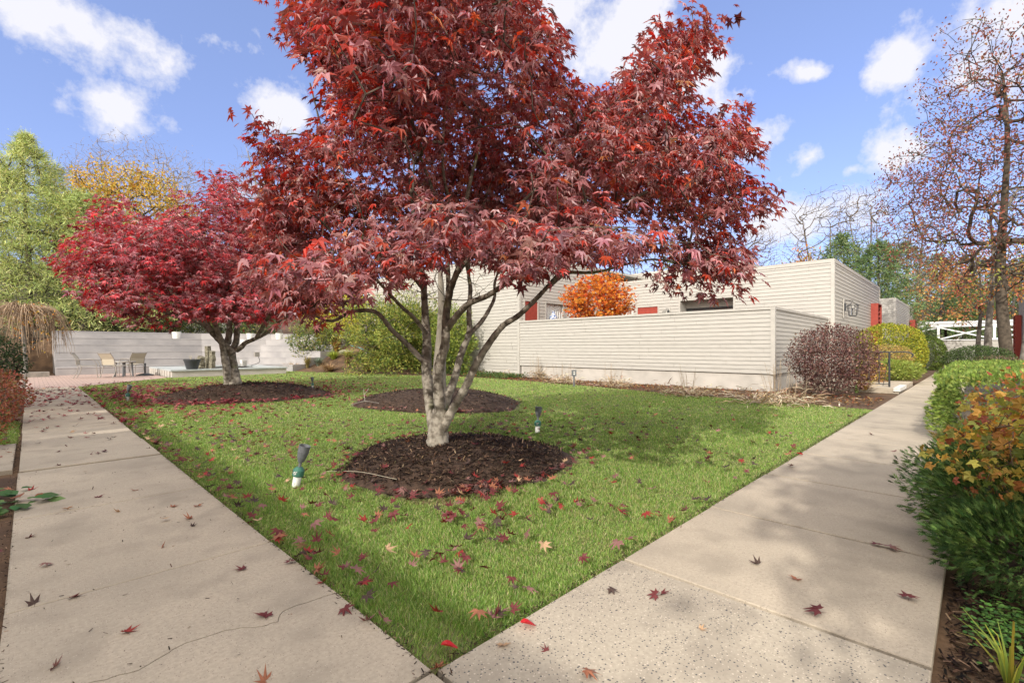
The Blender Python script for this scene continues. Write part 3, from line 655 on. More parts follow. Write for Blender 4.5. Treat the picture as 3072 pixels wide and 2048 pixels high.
# far white house
c = at(2925, 1000, 95); hW = thing('white_house', 'large white house on the rise glimpsed between the conifers above the carport', 'house', (c[0], c[1], 2.5), TH-math.pi/2)
mb = MB(); mb.bb(-7, 7, 0, 8, 0, 6.5); mb.build('wall', M['whitehouse'], hW)
mb = MB(); mb.add([(-7.3, -.3, 6.5), (7.3, -.3, 6.5), (7.3, 8.3, 6.5), (-7.3, 8.3, 6.5), (-7.3, 4, 8.8), (7.3, 4, 8.8)], [[0, 1, 5, 4], [2, 3, 4, 5]]); mb.add([(-7.3, -.3, 6.5), (-7.3, 8.3, 6.5), (-7.3, 4, 8.8), (7.3, -.3, 6.5), (7.3, 8.3, 6.5), (7.3, 4, 8.8)], [[0, 2, 1], [3, 4, 5]]); mb.build('roof', M['cap'], hW)
for i in range(6):
    for z_ in (1.0, 3.9):
        mb = MB(); mb.bb(-6+i*2.1, -5+i*2.1, -.06, .02, z_, z_+1.5); mb.build('window', M['pane'], hW)
# house behind the pine and the terrace
hD = thing('beige_house', 'beige clapboard house half hidden behind the pale pine and the stepped terrace', 'house', (0, 46, 2))
mb = MB(); siding(mb, (-22, 46), (13, 46), 2, 6.2, (0, -1), [(q, q+1.6, 3, 4.6) for q in (4, 10, 16, 22, 28)], e=.16); part(hD, mb.build('wall', M['siding']))
mb = MB(); mb.bb(-22, 13, 46.1, 54, 1.5, 6.2); part(hD, mb.build('inner_shell', M['pane']))
mb = MB(); mb.bb(-22.2, 13.2, 45.8, 54.2, 6.2, 6.4); part(hD, mb.build('roof', M['trim']))
# neighbouring houses west of the left walk: their shade falls over the near walk and lawn
hE = thing('beige_house', 'beige clapboard house beside the left walk, out to the left of the view', 'house', (-8, 0, 0))
mb = MB()
for (y0, y1, x_, z_) in ((-9, 6.9, -6.4, 4.7), (7.5, 9.8, -6.4, 4.7), (10.5, 17.6, -6.2, 4.9)):
    siding(mb, (x_, y0), (x_, y1), 0, z_, (1, 0), e=.28); siding(mb, (-12, y0), (x_, y0), 0, z_, (0, -1), e=.28); siding(mb, (x_, y1), (-12, y1), 0, z_, (0, 1), e=.28)
    mb.bb(-12, x_-.05, y0+.05, y1-.05, 0, z_); part(hE, mb.build('wall', M['siding'])); mb = MB()
for q in ((-12, -6.35, -9.1, 7.0, 4.7, 4.85), (-12, -6.35, 7.4, 9.9, 4.7, 4.85), (-12, -6.15, 10.4, 17.7, 4.9, 5.05)): mb = MB(); mb.bb(*q); part(hE, mb.build('roof', M['trim']))

# ------------------------------------------------------------------ terrace, pool, patio things
def offset(P, w):
    P = np.array(P, float); T = norm(np.diff(P, axis=0)); Nn = np.c_[-T[:, 1], T[:, 0]]; o = []
    for i in range(len(P)):
        a = Nn[max(i-1, 0)]; b = Nn[min(i, len(Nn)-1)]; m_ = norm(a+b); o.append(P[i]+m_*w/max(.5, (m_*a).sum()))
    return np.array(o)
PL = [(.84, 30.0), (6.6, 30.0), (8.3, 29.3), (9.5, 27.9), (10.0, 26.5)]
tr = thing('stepped_terrace', 'broad pale concrete stepped seating wall curving round the patio', 'terrace', (5, 31, 0))
Hs = .365
for k in range(6):
    a, b = offset(PL, k*.95), offset(PL, (k+1)*.95+(0 if k < 5 else .6)); n_ = len(a)
    if k < 5: a = a+0; 
    mb = MB(); z = (k+1)*Hs
    b_ = b+ (b-a)*.0
    V = np.vstack([np.c_[a, np.zeros(n_)], np.c_[b_, np.zeros(n_)], np.c_[a, np.full(n_, z)], np.c_[b_, np.full(n_, z)]]); i = np.arange(n_-1)
    F = list(np.stack([2*n_+i, 2*n_+i+1, 3*n_+i+1, 3*n_+i], -1))+list(np.stack([i, i+1, 2*n_+i+1, 2*n_+i], -1))+list(np.stack([n_+i+1, n_+i, 3*n_+i, 3*n_+i+1], -1))
    F += [[n_, 0, 2*n_, 3*n_], [n_-1, 2*n_-1, 4*n_-1, 3*n_-1]]
    mb.add(V, F); part(tr, mb.build('step', M['terrace']))
    # slightly proud pale arris along every step edge
    e0, e1 = offset(PL, k*.95-.012), offset(PL, k*.95+.06); V = np.vstack([np.c_[e0, np.full(n_, z-.04)], np.c_[e0, np.full(n_, z+.006)], np.c_[e1, np.full(n_, z+.006)]])
    mb = MB(); mb.add(V, list(np.stack([i, i+1, n_+i+1, n_+i], -1))+list(np.stack([n_+i, n_+i+1, 2*n_+i+1, 2*n_+i], -1))); part(tr, mb.build('step_edge', M['terrace']))
pool = thing('raised_pool', 'low raised basin with slate coping and pale concrete sides in front of the terrace', 'fountain pool', (6, 26.5, 0))
mb = MB(); x0, x1, y0, y1 = 4.2, 9.0, 24.5, 29.7
mb.bb(x0+.05, x1-.05, y0+.05, y0+.5, 0, .27); mb.bb(x0+.05, x1-.05, y1-.5, y1, 0, .27); mb.bb(x0+.05, x0+.5, y0+.5, y1-.5, 0, .27); mb.bb(x1-.5, x1-.05, y0+.5, y1-.5, 0, .27)
for k in range(9): mb.bb(x0, x0+.05, y0+.3+k*.55, y0+.3+k*.55+.4, 0, .27)
part(pool, mb.build('basin', M['stucco']))
mb = MB(); mb.bb(x0, x1, y0, y0+.75, .27, .33); mb.bb(x0, x1, y1-.75, y1, .27, .33); mb.bb(x0, x0+1.2, y0+.75, y1-.75, .27, .33); mb.bb(x1-.75, x1, y0+.75, y1-.75, .27, .33); part(pool, mb.build('coping', M['slate']))
mb = MB(); mb.bb(x0+1.2, x1-.75, y0+.75, y1-.75, .05, .14); part(pool, mb.build('pool_cover', M['dark']))
def up(u, v, d): p = at(u, v, d); return p
for (u, v0, v1, w, lb) in ((603, 1101, 1070, 22, 'short squat brown stone column standing in the pool, left of the tall one'), (624, 1101, 1038, 18, 'tallest brown stone column standing in the pool, behind the middle one'), (637, 1101, 1053, 19, 'middle-height brown stone column at the right of the three in the pool')):
    d = 22.8 if u != 624 else 23.3; p = at(u, v0, d); q = at(u, v1, d); t = thing('stone_column', lb, 'stone', (p[0], p[1], .14), .4, 'stone columns in the pool')
    hh = q[2]-.14; rr = w/FP*d/2; z = np.linspace(0, hh, 9); P_ = np.c_[R.normal(size=9)*.012, R.normal(size=9)*.012, z]
    mb = MB(); mb.tube(P_, rr*(1.08-.12*z/hh), 6, jit=.05); mb.build('column', M['basalt'], t)
    mb = MB(); mb.lathe([(0, hh+.004), (rr*.4, hh+.004), (rr*.45, hh-.01)], n=7); mb.build('water_outlet', M['stone'], t)
# pots
def white_pot(p, lb, r=.2, h=.36):
    t = thing('white_pot', lb, 'plant pot', p, 0, 'white pots on the terrace')
    mb = MB(); mb.lathe([(0, 0), (r*.78, 0), (r*.84, .03), (r, h), (r*.9, h), (r*.86, h-.06), (0, h-.06)], n=24); mb.build('pot', M['white'], t, smooth=False)
    mb = MB(); mb.lathe([(0, h-.055), (r*.86, h-.055)], n=16); mb.build('potting_soil', M['soil'], t)
for (u, v0, d, lb, r) in ((530, 1017, 25.6, 'white pot standing alone on the upper left step of the terrace', .235), (751, 1018, 26.6, 'white pot on the upper step just right of the second maple trunk', .22), (731, 1030, 25.6, 'smaller white pot one step lower beside the second maple trunk', .2), (838, 1015, 26.4, 'white pot at the right end of the upper step beside the rhododendron', .23)):
    k = {1017: 4, 1018: 4, 1030: 3, 1015: 4}[v0]; Q = offset(PL, k*.95+.32); tt = np.linspace(0, 1, 400)[:, None]; Q = np.vstack([Q[i]+(Q[i+1]-Q[i])*tt for i in range(len(Q)-1)]); uq = proj(np.c_[Q, np.zeros(len(Q))])[0]; q = Q[np.argmin(abs(uq-u))]
    white_pot((q[0], q[1], (k+1)*Hs+.004), lb, r, r*1.75)
p = at(570, 1112, 20.9); t = thing('black_planter', 'black round planter with dry stalks on the corner of the pool', 'planter', (p[0]+.1, p[1]+.1, .33))
mb = MB(); r_ = .33; mb.lathe([(0, 0), (r_*.62, 0), (r_*.66, .02), (r_*.93, .36), (r_, .38), (r_, .44), (r_*.92, .44), (r_*.88, .38), (0, .38)], n=28); mb.build('pot', M['dark'], t)
mb = MB()
for k in range(9):
    a = R.random()*6.3; s = R.uniform(.05, .2); b0 = np.array([math.cos(a)*s, math.sin(a)*s, .38]); tip = b0+np.array([math.cos(a)*.12, math.sin(a)*.12, R.uniform(.15, .32)]); mb.tube(curve([b0, (b0+tip)/2+R.normal(size=3)*.03, tip], 3), .006, 4)
mb.build('dry_stalks', M['mesh'], t)
# sling chairs: seat faces local +Y
def chair(lb, loc, rz):
    t = thing('patio_chair', lb, 'chair', loc, rz, 'sling chairs on the patio', 1.16)
    mb = MB(); mb.add([(-.25, -.22, .43), (.25, -.22, .43), (.25, .26, .44), (-.25, .26, .44), (-.25, .02, .41), (.25, .02, .41)], [[0, 1, 5, 4], [4, 5, 2, 3]]); mb.build('seat', M['mesh'], t)
    mb = MB(); mb.add([(-.25, -.24, .47), (.25, -.24, .47), (.25, -.40, .88), (-.25, -.40, .88), (-.25, -.27, .68), (.25, -.27, .68)], [[0, 1, 5, 4], [4, 5, 2, 3]]); mb.build('backrest', M['mesh'], t)
    mb = MB()
    for s in (-1, 1):
        mb.tube(curve([(s*.26, .30, .45), (s*.26, -.2, .43), (s*.26, -.27, .68), (s*.26, -.42, .92)], 4), .013, 7)
    mb.tube([(-.26, -.40, .885), (.26, -.40, .885)], .012, 7); mb.tube([(-.26, .28, .44), (.26, .28, .44)], .012, 7); mb.tube([(-.26, -.2, .42), (.26, -.2, .42)], .012, 7); mb.build('frame', M['taupe'], t)
    for s in (-1, 1):
        mb = MB(); mb.tube(curve([(s*.27, -.30, .66), (s*.30, 0, .67), (s*.30, .2, .65), (s*.30, .3, .5)], 5), .014, 7); mb.build('armrest', M['taupe'], t)
        mb = MB(); mb.tube(curve([(s*.30, .3, .5), (s*.29, .31, .3), (s*.28, .33, 0)], 4), .013, 7); mb.build('leg', M['taupe'], t)
        mb = MB(); mb.tube(curve([(s*.26, -.2, .43), (s*.265, -.24, .2), (s*.27, -.34, 0)], 4), .013, 7); mb.build('leg', M['taupe'], t)
    return t
fr = math.atan2(FV[1], FV[0]); fwd = fr-math.pi/2
def ppos(u, v): return gp(u, v, .02)
p = ppos(262, 1133); chair('beige sling chair seen from the side, leftmost of the patio chairs', (p[0], p[1], .02), fwd-math.radians(58))
p = ppos(345, 1133); chair('beige sling chair with its back turned to the lawn, middle of the patio chairs', (p[0], p[1], .02), fwd-math.radians(8))
p = ppos(398, 1126); chair('greyer sling chair behind the round table, furthest right of the patio chairs', (p[0], p[1], .02), fwd+math.radians(70))
p = ppos(372, 1129); t = thing('patio_table', 'small dark patio table among the sling chairs', 'table', (p[0], p[1], .02), fwd)
mb = MB(); mb.lathe([(0, .62), (.40, .62), (.41, .65), (.40, .67), (0, .67)], n=28); mb.build('table_top', M['taupe'], t)
for a in range(4): mb = MB(); x_, y_ = .27*math.cos(a*1.57+.6), .27*math.sin(a*1.57+.6); mb.tube([(x_, y_, .62), (x_*1.15, y_*1.15, 0)], .035, 8); mb.build('leg', M['grey'], t)
p = ppos(410, 1127); t = thing('umbrella_base', 'round black umbrella stand on the brick patio right of the chairs', 'umbrella base', (p[0]+.3, p[1], .02))
mb = MB(); mb.lathe([(0, 0), (.33, 0), (.33, .04), (.2, .08), (.06, .11), (0, .11)], n=28); mb.build('base', M['dark'], t)
mb = MB(); mb.lathe([(.03, .1), (.035, .5), (.045, .5), (.045, .56), (0, .56)], n=12); mb.build('pole', M['dark'], t)
p = at(770, 1063, 24.6); t = thing('electrical_box', 'small grey electrical box fixed to the terrace riser above the pool', 'utility box', p, .2)
mb = MB(); mb.box((0, 0, 0), (.24, .14, .24)); mb.build('box', M['taupe'], t); mb = MB(); mb.tube(curve([(.1, 0, -.12), (.14, 0, -.4), (-.3, -.05, -.55), (-.7, -.1, -.58)], 5), .014, 6); mb.build('cable', M['dark'], t)
p = gp(733, 1098, .33); t = thing('pump_box', 'small white upright box standing on the pool coping', 'utility box', (p[0], p[1]+.15, .335), .3)
mb = MB(); mb.box((0, 0, .16), (.26, .2, .32)); mb.build('box', M['white'], t)
for k in range(3): mb = MB(); mb.box((.0, -.105, .08+k*.08), (.2, .012, .04)); mb.build('vent', M['trim'], t)
# kerb stone left of terrace
p = gp(120, 1131); t = thing('kerb_stone', 'weathered stone kerb at the foot of the leafy bank left of the terrace', 'kerb', (-1.2, 29.0, 0))
mb = MB(); mb.box((0, 0, .11), (3.6, .5, .24)); tag(mb.build('stone', M['stone'], t))
# post with outlet box in the bed
p = gp(1722, 1160); t = thing('outlet_post', 'grey metal outlet box on a short post in the bed before the courtyard wall', 'utility post', (p[0], p[1], 0), TH-1.57)
mb = MB(); mb.tube([(0, 0, 0), (0, 0, .36)], .028, 10); mb.build('post', M['grey'], t); mb = MB(); mb.box((.0, 0, .45), (.15, .09, .2)); mb.build('outlet_box', M['grey'], t)
for z_ in (.42, .48): mb = MB(); mb.box((-.0, -.05, z_), (.05, .012, .035)); mb.build('socket', M['white'], t)
# landing and railing
t = thing('entry_landing', 'concrete entry step with a white painted nosing beside the right walk', 'step', (17, 2, 0))
mb = MB(); mb.bb(16.7, 20.6, 1.52, 4.1, 0, .15); part(t, mb.build('landing', M['walk']))
mb = MB(); mb.bb(16.66, 18.3, 1.49, 1.64, .07, .165); part(t, mb.build('nosing', M['white']))
t = thing('handrail', 'black iron handrail at the entry landing by the right walk', 'railing', (17, 1.8, .15))
mb = MB(); a, b = np.array([17.2, 1.78, .15]), np.array([17.3, 3.9, .15])
mb.tube([a, a+[0, 0, 1.0]], .025, 8); part(t, mb.build('post', M['dark']))
mb = MB(); mb.tube([b, b+[0, 0, 1.0]], .022, 8); part(t, mb.build('post', M['dark']))
mb = MB(); mb.tube(curve([b+[0, 0, 1.0], (a+b)/2+[0, 0, 1.0], a+[0, 0, 1.0], a+[.15, -.35, 1.0], a+[.2, -.5, .93], a+[.2, -.47, .85]], 5), .018, 8); mb.tube([a+[0, 0, .08], b+[0, 0, .08]], .012, 6); part(t, mb.build('rail', M['dark']))
for k in range(1, 9):
    q = a+(b-a)*k/9; mb = MB(); mb.tube([q+[0, 0, .08], q+[0, 0, 1.0]], .014, 6); part(t, mb.build('baluster', M['dark']))
mb = MB(); mb.tube([a+[0, 0, .9], a+[.5, .2, .0]], .008, 6); part(t, mb.build('stay', M['dark']))

# path lights
def path_light(u, v, lb, tilt, hrot, sc=1.0, yaw=0):
    p = gp(u, v); z = float(mound_h(p[0], p[1])); t = thing('path_light', lb, 'garden light', (p[0], p[1], z), yaw, 'spot lights on white pipe stakes in the lawn', sc)
    ax = RV*math.sin(tilt)+np.array([0, 0, math.cos(tilt)]); ax = ax/np.linalg.norm(ax)
    def frame(ax): x_ = norm(np.cross(ax, FV)); y_ = np.cross(ax, x_); return np.stack([x_, y_, ax], 1)
    F_ = frame(ax)
    mb = MB(); mb.lathe([(.034, -.03), (.036, .125)], n=20, M=F_); mb.build('stake_pipe', M['white'], t)
    mb = MB(); mb.lathe([(.036, .112), (.047, .112), (.049, .118), (.049, .165), (.044, .172), (.025, .192), (0, .197)], n=24, M=F_); c_ = mb.build('collar', M['green'], t)
    mb = MB()
    for k in range(7): a_ = -1.9+k*.09; rr = .0502; o_ = np.array([math.cos(a_+3.0)*rr, math.sin(a_+3.0)*rr, .145+.012*math.sin(k*2.4)]); mb.box(F_@o_, (.006, .006, .009), k)
    m_ = mb.build('mark', M['white']); m_.parent = c_
    h2 = tilt+hrot; ax2 = RV*math.sin(h2)+np.array([0, 0, math.cos(h2)])
    G_ = frame(ax2); c = F_@np.array([0, 0, .235])
    mb = MB(); mb.lathe([(.014, .19), (.014, .235), (.018, .237), (.018, .247), (0, .25)], n=12, M=F_); mb.build('stem', M['grey'], t)
    mb = MB(); mb.lathe([(0, 0), (.024, .004), (.040, .05), (.047, .09), (.0485, .105), (.047, .107), (.051, .155), (.045, .155), (.040, .12), (0, .115)], c, 26, M=G_); mb.build('lamp_head', M['grey'], t)
    mb = MB(); mb.lathe([(0, .122), (.040, .122)], c, 20, M=G_); mb.build('lens', M['white'], t)
    return t
path_light(886, 1463, 'grey spot light on a leaning white pipe stake, nearest the camera beside the left walk', .2, .06, 1.0)
path_light(1612, 1299, 'grey spot light on a short white stake right of the near mulch mound', .04, .03, 1.0)
path_light(382, 1203, 'dark spot light on a white stake at the far left walk edge', .06, .25, 1.0)
path_light(937, 1166, 'dark spot light with its lens turned to the camera, right of the second maple mound', .02, -.08, .95)
# ------------------------------------------------------------------ maples
T_FOLD = tpl_maple(.62, 7, .02); T_SMALL = tpl_maple(.4, 5, .08); T_LOBE = tpl_maple(.3, 5, .08, .62)
def px(P): return [(a, b) for a, b in P]
def limb(P, d0, d1=None, off=None):
    """a branch traced at its own distance from the camera"""
    n_ = len(P); ds = np.linspace(d0, d0 if d1 is None else d1, n_); return np.array([at(a, b, dd) for (a, b), dd in zip(P, ds)])
def maple(name, label, base, limbs, sprays, leafn, lsize, cols, wts, leafm, spread=.24, r0=.0035, orange=None, colf=None):
    t = thing(name, label, 'tree', base)
    mb = MB(); seeds = []; P0z = base[2]; P0s = 1.0 if base[1] < 9 else 1.4
    for P, ra, rb in limbs:
        Cc = curve(P, 7); m_ = len(Cc); rr = np.linspace(ra, rb, m_)*(.86 if base[1] < 9 else 1)*(1+.05*np.sin(np.arange(m_)*1.7)); n_s = 12 if ra > .03 else 8; cz = np.clip((Cc[:, 2]-P0z-.6)/(1.2*P0s), 0, 1)[:, None]; cv = np.array([1.25, 1.22, 1.15])*(1-cz)+np.array([.5, .44, .38])*cz; cv = np.repeat(cv, n_s, 0)  # pale lichened base; crown shade put into the darker tint of upper limbs
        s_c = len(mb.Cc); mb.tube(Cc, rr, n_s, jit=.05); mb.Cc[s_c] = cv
        if P is not limbs[0][0]: seeds.append(Cc[m_//3:])
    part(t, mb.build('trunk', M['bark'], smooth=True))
    seeds = np.vstack(seeds); P, par, n0 = grow(seeds, sprays, seg=.16, curl=.3); r = radii(P, par, n0, r0, 2.3, .03)
    mb = MB(); branch_mesh(mb, P, par, n0, r, (.45, .38, .34), 4, .01); part(t, mb.build('branches', M['bark']))
    n_ = len(sprays)*leafn; s = np.repeat(sprays, leafn, 0); cen = sprays.mean(0)
    outd = s-cen; outd[:, 2] *= .3; outd = norm(outd+R.normal(size=outd.shape)*.3)
    th_ = R.random(n_)*6.283; rr = np.sqrt(R.random(n_))*spread
    c = s+np.c_[np.cos(th_)*rr, np.sin(th_)*rr, R.normal(size=n_)*spread*.22-rr*.35]
    ax = np.c_[np.cos(th_), np.sin(th_), np.full(n_, -.55)]+outd*.7+R.normal(size=(n_, 3))*.28
    nr = np.array([0, 0, 1.0])+outd*.55+R.normal(size=(n_, 3))*.38
    sz = lsize*(.5+.65*R.random(n_)); col = pal(n_, cols, wts, .2)
    if colf is not None: col = colf(c, col)
    a, b, d_ = proj(c); k = d_ > .8
    mb = MB(); c, ax, nr, sz, col = c[k], ax[k], nr[k], sz[k], col[k]; w_ = R.integers(0, 4, len(c))
    for q_, tp_ in enumerate((T_MAPLE, T_FOLD, T_FLAT, T_SMALL)): m_ = w_ == q_; mb.leaves(c[m_], ax[m_], nr[m_], sz[m_], tp_, col[m_])
    part(t, mb.build('crown', leafm))
    return t
def canopy(cen, rad, nclump, per, poly, zmin, flat=.14, rin=.45, clr=.42, seed=1, hang=0, dmin=2.3, er=.14):
    """spray points gathered in flattened tiers through a dome"""
    g_ = np.random.default_rng(seed); cen = np.array(cen); rad = np.array(rad); out = []
    tries = 0
    while len(out) < nclump and tries < nclump*60:
        tries += 1; v = g_.normal(size=3); v /= np.linalg.norm(v); v[2] = abs(v[2]) if g_.random() < .8 else v[2]
        q = cen+v*rad*g_.uniform(rin, 1)**.6
        if q[2] < zmin: continue
        u_, v_, d_ = proj(q)
        if d_ < dmin or not inpoly(np.array([u_]), np.array([v_]), poly)[0]: continue
        out.append(q)
    out = np.array(out); o2 = out-cen; o2[:, 2] = 0; o2 = norm(o2)
    S = np.repeat(out, per, 0); w = g_.normal(size=(len(S), 3))*np.array([clr, clr, clr*flat/.3*.6]); S = S+w; S[:, 2] -= .25*(w[:, 0]**2+w[:, 1]**2)/clr
    u_, v_, d_ = proj(S); ok = (d_ > dmin*.85) & (S[:, 2] > zmin-.15)
    for a, b in ((0, 0), (0, er*1.6), (er, 0), (-er, 0), (0, -er)): ok &= inpoly(u_+a/d_*FP, v_+b/d_*FP, poly)
    return S[ok]
D = 5.1
mainpoly = np.array([(660, -500), (640, 0), (668, 75), (705, 140), (735, 205), (745, 262), (700, 300), (650, 310), (600, 245), (570, 225), (545, 285), (590, 330), (580, 420), (600, 470), (560, 500), (590, 560), (560, 620), (600, 680), (700, 735), (760, 735), (840, 700), (900, 700), (960, 670), (1000, 640), (1040, 610), (1100, 630), (1170, 670), (1220, 690), (1270, 690), (1310, 640), (1380, 640), (1450, 635), (1500, 650), (1545, 665), (1600, 640), (1650, 660), (1700, 665), (1722, 600), (1690, 540), (1735, 500), (1790, 480), (1780, 440), (1740, 400), (1745, 320), (1715, 290), (1700, 240), (1640, 235), (1600, 170), (1650, 90), (1660, 20), (1600, 12), (1540, 40), (1470, 60), (1430, 100), (1415, 190), (1345, 195), (1310, 130), (1330, 80), (1290, 50), (1255, 10), (1200, -500)])*K
limbs = [(limb([(1312, 1350), (1313, 1310), (1318, 1265), (1322, 1225)], D), .15, .10),
    (limb([(1306, 1335), (1301, 1275), (1290, 1200), (1280, 1120), (1281, 1030), (1276, 953), (1272, 880), (1262, 780), (1240, 640), (1225, 480)], D, D+.5), .085, .018),
    (limb([(1326, 1325), (1320, 1221), (1314, 1144), (1320, 1087), (1336, 1030), (1338, 953), (1349, 877), (1368, 823), (1395, 740), (1400, 600), (1440, 430)], D, D-.3), .085, .016),
    (limb([(1318, 1260), (1335, 1210), (1362, 1140), (1384, 1060), (1407, 1000), (1407, 934), (1411, 865), (1406, 811), (1420, 700), (1470, 560)], D+.1, D+1.2), .062, .014),
    (limb([(1400, 1010), (1444, 965), (1469, 925), (1484, 890), (1487, 838), (1530, 740), (1600, 640)], D+.35, D+1.6), .034, .012),
    (limb([(1322, 1300), (1344, 1255), (1368, 1210), (1397, 1160), (1427, 1095), (1467, 1030), (1508, 978), (1552, 949), (1596, 909), (1637, 866), (1676, 820), (1740, 730), (1830, 640)], D-.02, D-.5), .058, .014),
    (limb([(1645, 862), (1700, 820), (1760, 818), (1810, 812), (1880, 792), (1960, 778), (2050, 790)], D-.3, D-.2), .024, .010),
    (limb([(1338, 990), (1368, 950), (1406, 911), (1460, 888), (1502, 861), (1552, 827), (1617, 804), (1700, 750), (1860, 680)], D-.15, D-1.2), .042, .012),
    (limb([(1281, 1095), (1226, 1037), (1177, 991), (1131, 938), (1076, 932), (1040, 942), (1000, 962), (960, 955), (925, 930), (860, 900)], D, D-.2), .036, .010),
    (limb([(1279, 1000), (1242, 953), (1211, 926), (1188, 903), (1140, 850), (1060, 760), (960, 660)], D, D-1.0), .028, .010),
    (limb([(1338, 930), (1345, 840), (1330, 700), (1280, 520), (1180, 300), (1100, 150)], D, D+.4), .036, .010),
    (limb([(1369, 823), (1420, 760), (1530, 640), (1700, 480), (1850, 300)], D-.1, D+.3), .030, .010),
    (limb([(1272, 870), (1200, 780), (1080, 640), (980, 430), (930, 250)], D+.2, D+.6), .028, .010),
    (limb([(1406, 820), (1380, 700), (1330, 520), (1340, 300), (1380, 100)], D+.5, D-.5), .028, .010)]
cenM = (3.55, 3.7, 3.0)
sp = canopy(cenM, (2.75, 2.75, 3.4), 150, 14, mainpoly, 1.7, flat=.16, rin=.3, clr=.36, seed=11)
low = canopy((3.4, 3.75, 1.75), (2.6, 2.6, .75), 62, 13, mainpoly, 1.5, flat=.12, rin=.6, clr=.36, seed=12)
u_, v_, d_ = proj(low); low = low[(d_ < 5.0) | (np.abs(u_-1350) > 350)]; sp = np.vstack([sp, low])
# limbs that reach beyond the dome: upper left, left edge, right tip
def extra(lst, n_, s):
    o = []
    for (u, v, d_) in lst: p = at(u*K, v*K, d_); o.append(p+R.normal(size=(n_, 3))*s)
    return np.vstack(o)
ex = extra([(665, 30, 4.9), (690, 100, 4.9), (720, 160, 5), (760, 200, 5), (740, 60, 5), (780, 120, 5), (800, 20, 5), (780, 0, 5), (620, 290, 5), (605, 400, 5), (640, 450, 4.9), (590, 260, 5), (620, 350, 5.2), (640, 560, 4.9), (600, 600, 5), (620, 660, 4.8), (700, 700, 4.6), (660, 500, 5.1), (700, 620, 4.6), (1640, 40, 5), (1600, 90, 5), (1530, 110, 5), (1480, 150, 5), (1560, 170, 5), (1500, 60, 5.2),
      (1770, 465, 4.9), (1740, 420, 5), (1700, 330, 5), (1680, 280, 5.1), (1715, 360, 4.8), (1680, 640, 4.6), (1640, 620, 4.8), (1690, 590, 4.7), (1600, 610, 4.9), (1560, 640, 5), (1650, 560, 5), (1620, 520, 4.6), (1700, 440, 4.7)], 9, .17)
u_, v_, d_ = proj(ex); ex = ex[inpoly(u_, v_, mainpoly)]
rm = canopy(cenM, (2.7, 2.7, 3.2), 26, 12, mainpoly, 1.8, rin=.75, clr=.3, seed=5)
sp = np.vstack([sp, ex, rm]); u_, v_, d_ = proj(sp)
# see-through windows among the stems
keep = ~(inpoly(u_, v_, np.array([(1020, 800), (1040, 640), (1130, 600), (1180, 640), (1230, 690), (1240, 800)])*K) & (sp[:, 2] < 2.9)); sp = sp[keep]
def main_col(c, col):
    u_, v_, d_ = proj(c); up_ = np.clip((c[:, 2]-2.2)/3.2, 0, 1); pr = .04+.38*up_*np.clip((1600-u_)/900, .25, 1)
    k = R.random(len(c)) < pr; col[k] = pal(k.sum(), [(.50, .13, .045), (.44, .07, .03), (.48, .20, .07)], [3, 4, 1], .2); return col
base = at(1306, 1332, D)
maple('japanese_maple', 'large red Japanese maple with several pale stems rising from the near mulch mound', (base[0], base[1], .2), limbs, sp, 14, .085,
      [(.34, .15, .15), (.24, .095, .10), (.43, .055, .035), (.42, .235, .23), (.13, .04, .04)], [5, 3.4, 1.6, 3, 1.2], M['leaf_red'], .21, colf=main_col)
print('main sprays', len(sp))
# second maple
D2 = 12.15
poly2 = np.array([(135, 600), (150, 560), (185, 490), (228, 450), (285, 448), (330, 500), (385, 480), (390, 430), (420, 425), (470, 430), (480, 400), (530, 390), (560, 430), (600, 450), (700, 450), (800, 520), (800, 700), (700, 740), (650, 735), (600, 750), (520, 742), (430, 745), (330, 740), (250, 735), (205, 705), (165, 640)])*K
limbs2 = [(limb([(701, 1166), (701, 1140), (698, 1105)], D2), .15, .11),
    (limb([(687, 1158), (683, 1118), (674, 1073), (665, 1028), (640, 960), (600, 860)], D2, D2-.5), .12, .035),
    (limb([(714, 1158), (702, 1100), (697, 1055), (709, 1020), (710, 960), (700, 860), (690, 720), (680, 600)], D2, D2+.3), .11, .03),
    (limb([(698, 1062), (661, 1020), (634, 993), (603, 966), (558, 957), (480, 930), (380, 880), (280, 820)], D2-.1, D2-.6), .10, .025),
    (limb([(708, 1050), (723, 1042), (737, 1028), (768, 1015), (803, 997), (839, 966), (900, 920)], D2, D2), .07, .02),
    (limb([(683, 1030), (688, 980), (680, 930), (600, 800), (520, 640)], D2, D2+.8), .08, .02),
    (limb([(634, 993), (600, 940), (520, 880), (430, 760), (320, 660)], D2-.4, D2+.2), .06, .02),
    (limb([(768, 1015), (800, 960), (830, 900), (880, 800)], D2-.2, D2-1.2), .05, .02)]
cen2 = at(600, 940, 12.0)
s2 = canopy((cen2[0], cen2[1], 2.3), (3.5, 3.5, 3.3), 120, 14, poly2, 1.95, flat=.16, rin=.35, clr=.48, seed=21, dmin=7)
ex2 = extra([(160, 600, 12), (190, 570, 12), (170, 620, 12), (240, 470, 12), (265, 500, 12.2), (400, 440, 12), (430, 480, 12), (515, 410, 12.2), (540, 440, 12), (220, 690, 11.5), (280, 720, 11.5), (350, 730, 11), (200, 530, 12), (210, 640, 12), (250, 600, 12), (450, 730, 10.5), (540, 725, 10.5)], 9, .3)
u_, v_, d_ = proj(ex2); s2 = np.vstack([s2, ex2[inpoly(u_, v_, poly2)]])
base = at(701, 1158, D2)
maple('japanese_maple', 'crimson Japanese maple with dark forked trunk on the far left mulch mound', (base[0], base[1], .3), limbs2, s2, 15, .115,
      [(.36, .07, .085), (.46, .04, .05), (.30, .12, .135), (.40, .20, .21), (.16, .035, .045)], [4, 3, 4, 2, 1], M['leaf_red'], .3, r0=.006)

